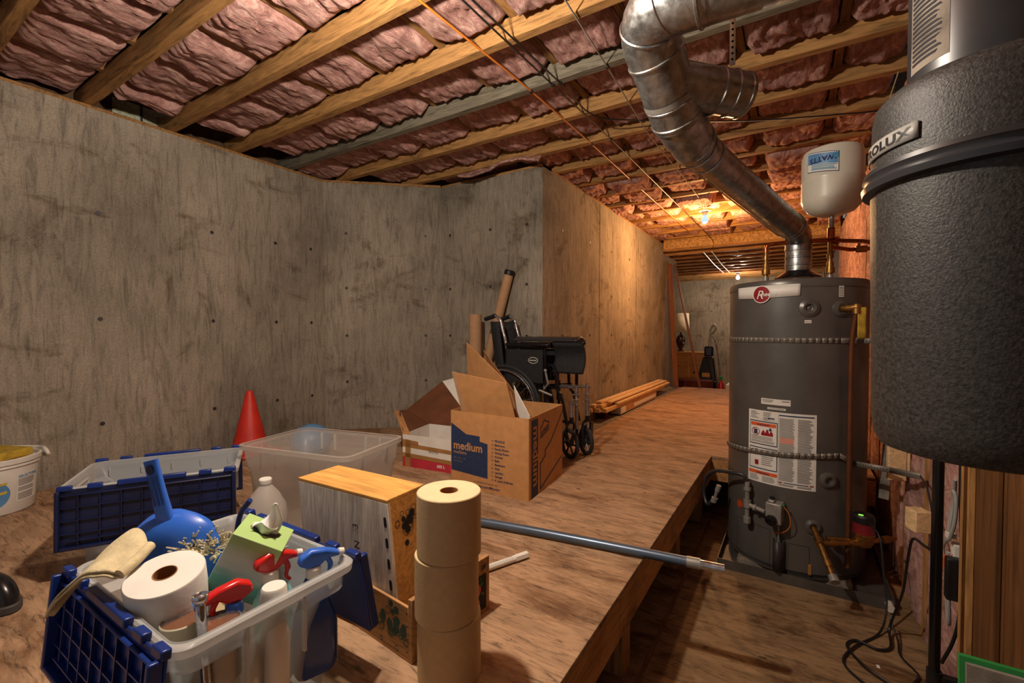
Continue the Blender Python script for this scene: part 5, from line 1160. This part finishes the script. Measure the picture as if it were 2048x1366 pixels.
# ------------------------------------------------------------ wires along the joists, bulbs
def wire(label, pts, mat, r=.004, clips=()):
    w_ = thing('ceiling_cable', label, 'cable', pts[0], group='cables stapled under the joists')
    MB().tube(crv(pts, 4), r, 6).build('cable', mat, w_)
    for c in clips: MB().box(c[0]-.007, c[1]-.007, 2.538, c[0]+.007, c[1]+.007, 2.552).build('clip', 'black', w_)
wire('orange cable running the length of the ceiling', [V(-1.26, .9, 2.543), V(-1.248, 1.312, 2.540), V(-1.215, 2.12, 2.545), V(-1.20, 2.94, 2.543), V(-1.19, 4.5, 2.538), V(-1.17, 6.2, 2.543)], 'orange_wire', .0045, [(-1.215, 2.13), (-1.2, 2.945), (-1.19, 4.565)])
wire('black cable running straight beside the orange one', [V(-1.115, .9, 2.542), V(-1.105, 1.402, 2.540), V(-1.088, 2.13, 2.545), V(-1.06, 2.94, 2.543), V(-1.03, 4.5, 2.538), V(-1.0, 6.5, 2.541), V(-.98, 6.82, 2.50), V(-.98, 6.82, 2.42)], 'black', .004, [(-1.088, 2.135), (-1.06, 2.945), (-1.03, 4.565)])
wire('black cable turning right across the joists behind the duct', [V(-1.085, .9, 2.542), V(-1.065, 1.5, 2.535), V(-1.045, 2.13, 2.543), V(-1.03, 2.56, 2.543), V(-.81, 2.757, 2.538), V(-.24, 3.075, 2.52), V(.44, 3.3, 2.50)], 'black', .004, [(-1.045, 2.135)])
wire('pale cable sagging from joist to joist past the duct', [V(-.76, 1.3, 2.545), V(-.769, 1.612, 2.540), V(-.79, 2.13, 2.545), V(-.818, 3.0, 2.535), V(-.79, 3.9, 2.52), V(-.80, 4.8, 2.54), V(-.83, 5.15, 2.54)], 'light_gray_cap', .0035, [(-.79, 2.13)])
for i, (x, y) in enumerate([(-1.13, 7.0), (-1.02, 7.0)]):
    MB().tube([V(x, 7.0, 2.392), V(x-.05, 8.4, 2.392), V(x-.06, 9.6, 2.388)], .009, 10).build('conduit', 'zinc', label=['left thin metal conduit under the foil ceiling beyond the header', 'right thin metal conduit under the foil ceiling beyond the header'][i], cat='conduit', group='metal conduits in the far room')
def bulb(label, x, y, zc, r, mat):
    b_ = thing('light_bulb', label, 'light bulb', (x, y, zc))
    MB().lathe([(.06, 0), (.058, -.012), (.025, -.022), (.022, -.05), (0, -.05)], (x, y, zc), 32).build('lampholder', 'white', b_)
    MB().lathe([(.014, -.045), (.016, -.06), (r*.75, -.085), (r, -.085-r*.55), (r*.8, -.085-r*1.2), (r*.4, -.085-r*1.5), (0, -.085-r*1.6)], (x, y, zc), 32).build('glass_bulb', mat, b_)
bulb('lit bare bulb under the corridor joists', -.83, 5.20, 2.548, .036, 'bulb_glow')
bulb('lit bare bulb in the far room just above the heater edge', -.95, 9.75, 2.398, .038, 'bulb_white')

# ------------------------------------------------------------ far room
FY = 9.7
dr = thing('dresser', 'low wooden dresser against the far concrete wall', 'dresser', (-1.78, FY+.22, 0))
DX0, DX1 = -2.35, -1.50
MB().box(DX0, FY, 0, DX1, FY+.42, .80).build('carcass', 'dresser_wood', dr, bevel=.004)
MB().box(DX0-.015, FY-.015, .80, DX1+.015, FY+.43, .83).build('dresser_top', 'dresser_wood', dr, bevel=.005)
for k in range(3):
    dw = MB().box(DX0+.03, FY-.012, .06+k*.245, DX1-.03, FY-.001, .29+k*.245).build('drawer', 'dresser_wood', dr, bevel=.004)
    for x in (DX0+.2, DX1-.22): MB().ball(V(x, FY-.028, .18+k*.245), .018, 12).build('knob', 'black', dw)
lpp = thing('table_lamp', 'table lamp with a cream drum shade and dark base on the dresser', 'lamp', (-2.05, FY+.2, .83))
MB().lathe([(.0, 0), (.07, 0), (.07, .015), (.03, .04), (.07, .12), (.095, .22), (.075, .31), (.02, .36), (.012, .44), (0, .44)], (-2.03, FY+.2, .83), 36).build('lamp_base', 'ceramic_dark', lpp)
MB().lathe([(.175, .40), (.155, .80)], (-2.03, FY+.2, .83), 44, closed=True).build('lamp_shade', 'lampshade', lpp, solid=.003)
MB().tube([V(-1.97, FY+.15, 1.25), V(-1.965, FY+.14, 1.02)], .003, 6).ball(V(-1.965, FY+.14, 1.01), .012, 10).build('pull_cord', 'white', lpp)
MB().box(-2.35, 8.95, 0, -1.30, 9.28, .33).build('storage_chest', 'redwood_box', bevel=.006, label='dark red-brown chest in front of the dresser', cat='chest')
cc = thing('carpet_cleaner', 'upright dark carpet cleaner with a pale handle in front of the far wall', 'carpet cleaner', (-1.42, 9.51, 0))
MB().hexa([V(-1.62, 9.38, .30), V(-1.27, 9.38, .30), V(-1.27, 9.66, .30), V(-1.62, 9.66, .30), V(-1.52, 9.46, .75), V(-1.33, 9.46, .75), V(-1.33, 9.61, .75), V(-1.52, 9.61, .75)]).box(-1.62, 9.34, 0.02, -1.26, 9.66, .30).build('body', 'black_gloss', cc, bevel=.02)
MB().box(-1.50, 9.44, .76, -1.34, 9.60, .96).build('tank', 'navy_lid', cc, bevel=.03)
MB().box(-1.52, 9.37, .37, -1.38, 9.39, .45).build('front_badge', 'kraft', cc)
MB().tube(crv([V(-1.42, 9.52, .9), V(-1.40, 9.52, 1.15), V(-1.38, 9.52, 1.32), V(-1.32, 9.50, 1.38), V(-1.30, 9.50, 1.30), V(-1.37, 9.52, 1.20)], 5), .022, 10).build('handle', 'light_gray_cap', cc)
MB().tube(crv([V(-1.36, 9.52, 1.16), V(-1.30, 9.48, 1.05), V(-1.24, 9.48, .7), V(-1.22, 9.48, .4), V(-1.26, 9.46, .25)], 5), .016, 10).build('hose', 'dust_gray', cc)
sb = thing('trigger_bottle', 'red bottle with a green cap right of the carpet cleaner', 'bottle', (-1.17, 9.3, 0))
MB().lathe([(.05, 0), (.055, .02), (.055, .24), (.02, .32), (.02, .34)], (-1.17, 9.3, 0), 24).build('bottle', 'red', sb)
MB().lathe([(.026, .33), (.026, .40), (0, .41)], (-1.17, 9.3, 0), 20).build('cap', 'green_paint', sb)
MB().box(-1.08, 9.2, 0, -.55, 9.6, .26).build('carton', 'paper_white', bevel=.005, label='low white carton on the floor of the far room beside the red bottle', cat='carton')
MB().box(-1.1, 10.6, .0, -1.02, 10.98, .2).build('small_box', 'dust_gray', label='grey box against the far wall behind the white carton', cat='box')
# casing board leaning on the corridor wall, then a strip painted as its shadow
MB().bar((-1.175, 7.10, P+.020), (-1.60, 7.32, 2.30), .02, .09, (0, 1, 0)).build('casing_and_shadow', 'trim_red', bevel=.003, label='long reddish casing board leaning from the platform to the corridor wall', cat='board')
MB().bar((-1.50, 7.02, P+.012), (-1.63, 7.10, 2.28), .014, .07, (1, .3, 0)).build('casing_and_shadow', 'trim_red', bevel=.003, label='reddish strip standing in for the leaning board shadow on the corridor wall', cat='board')
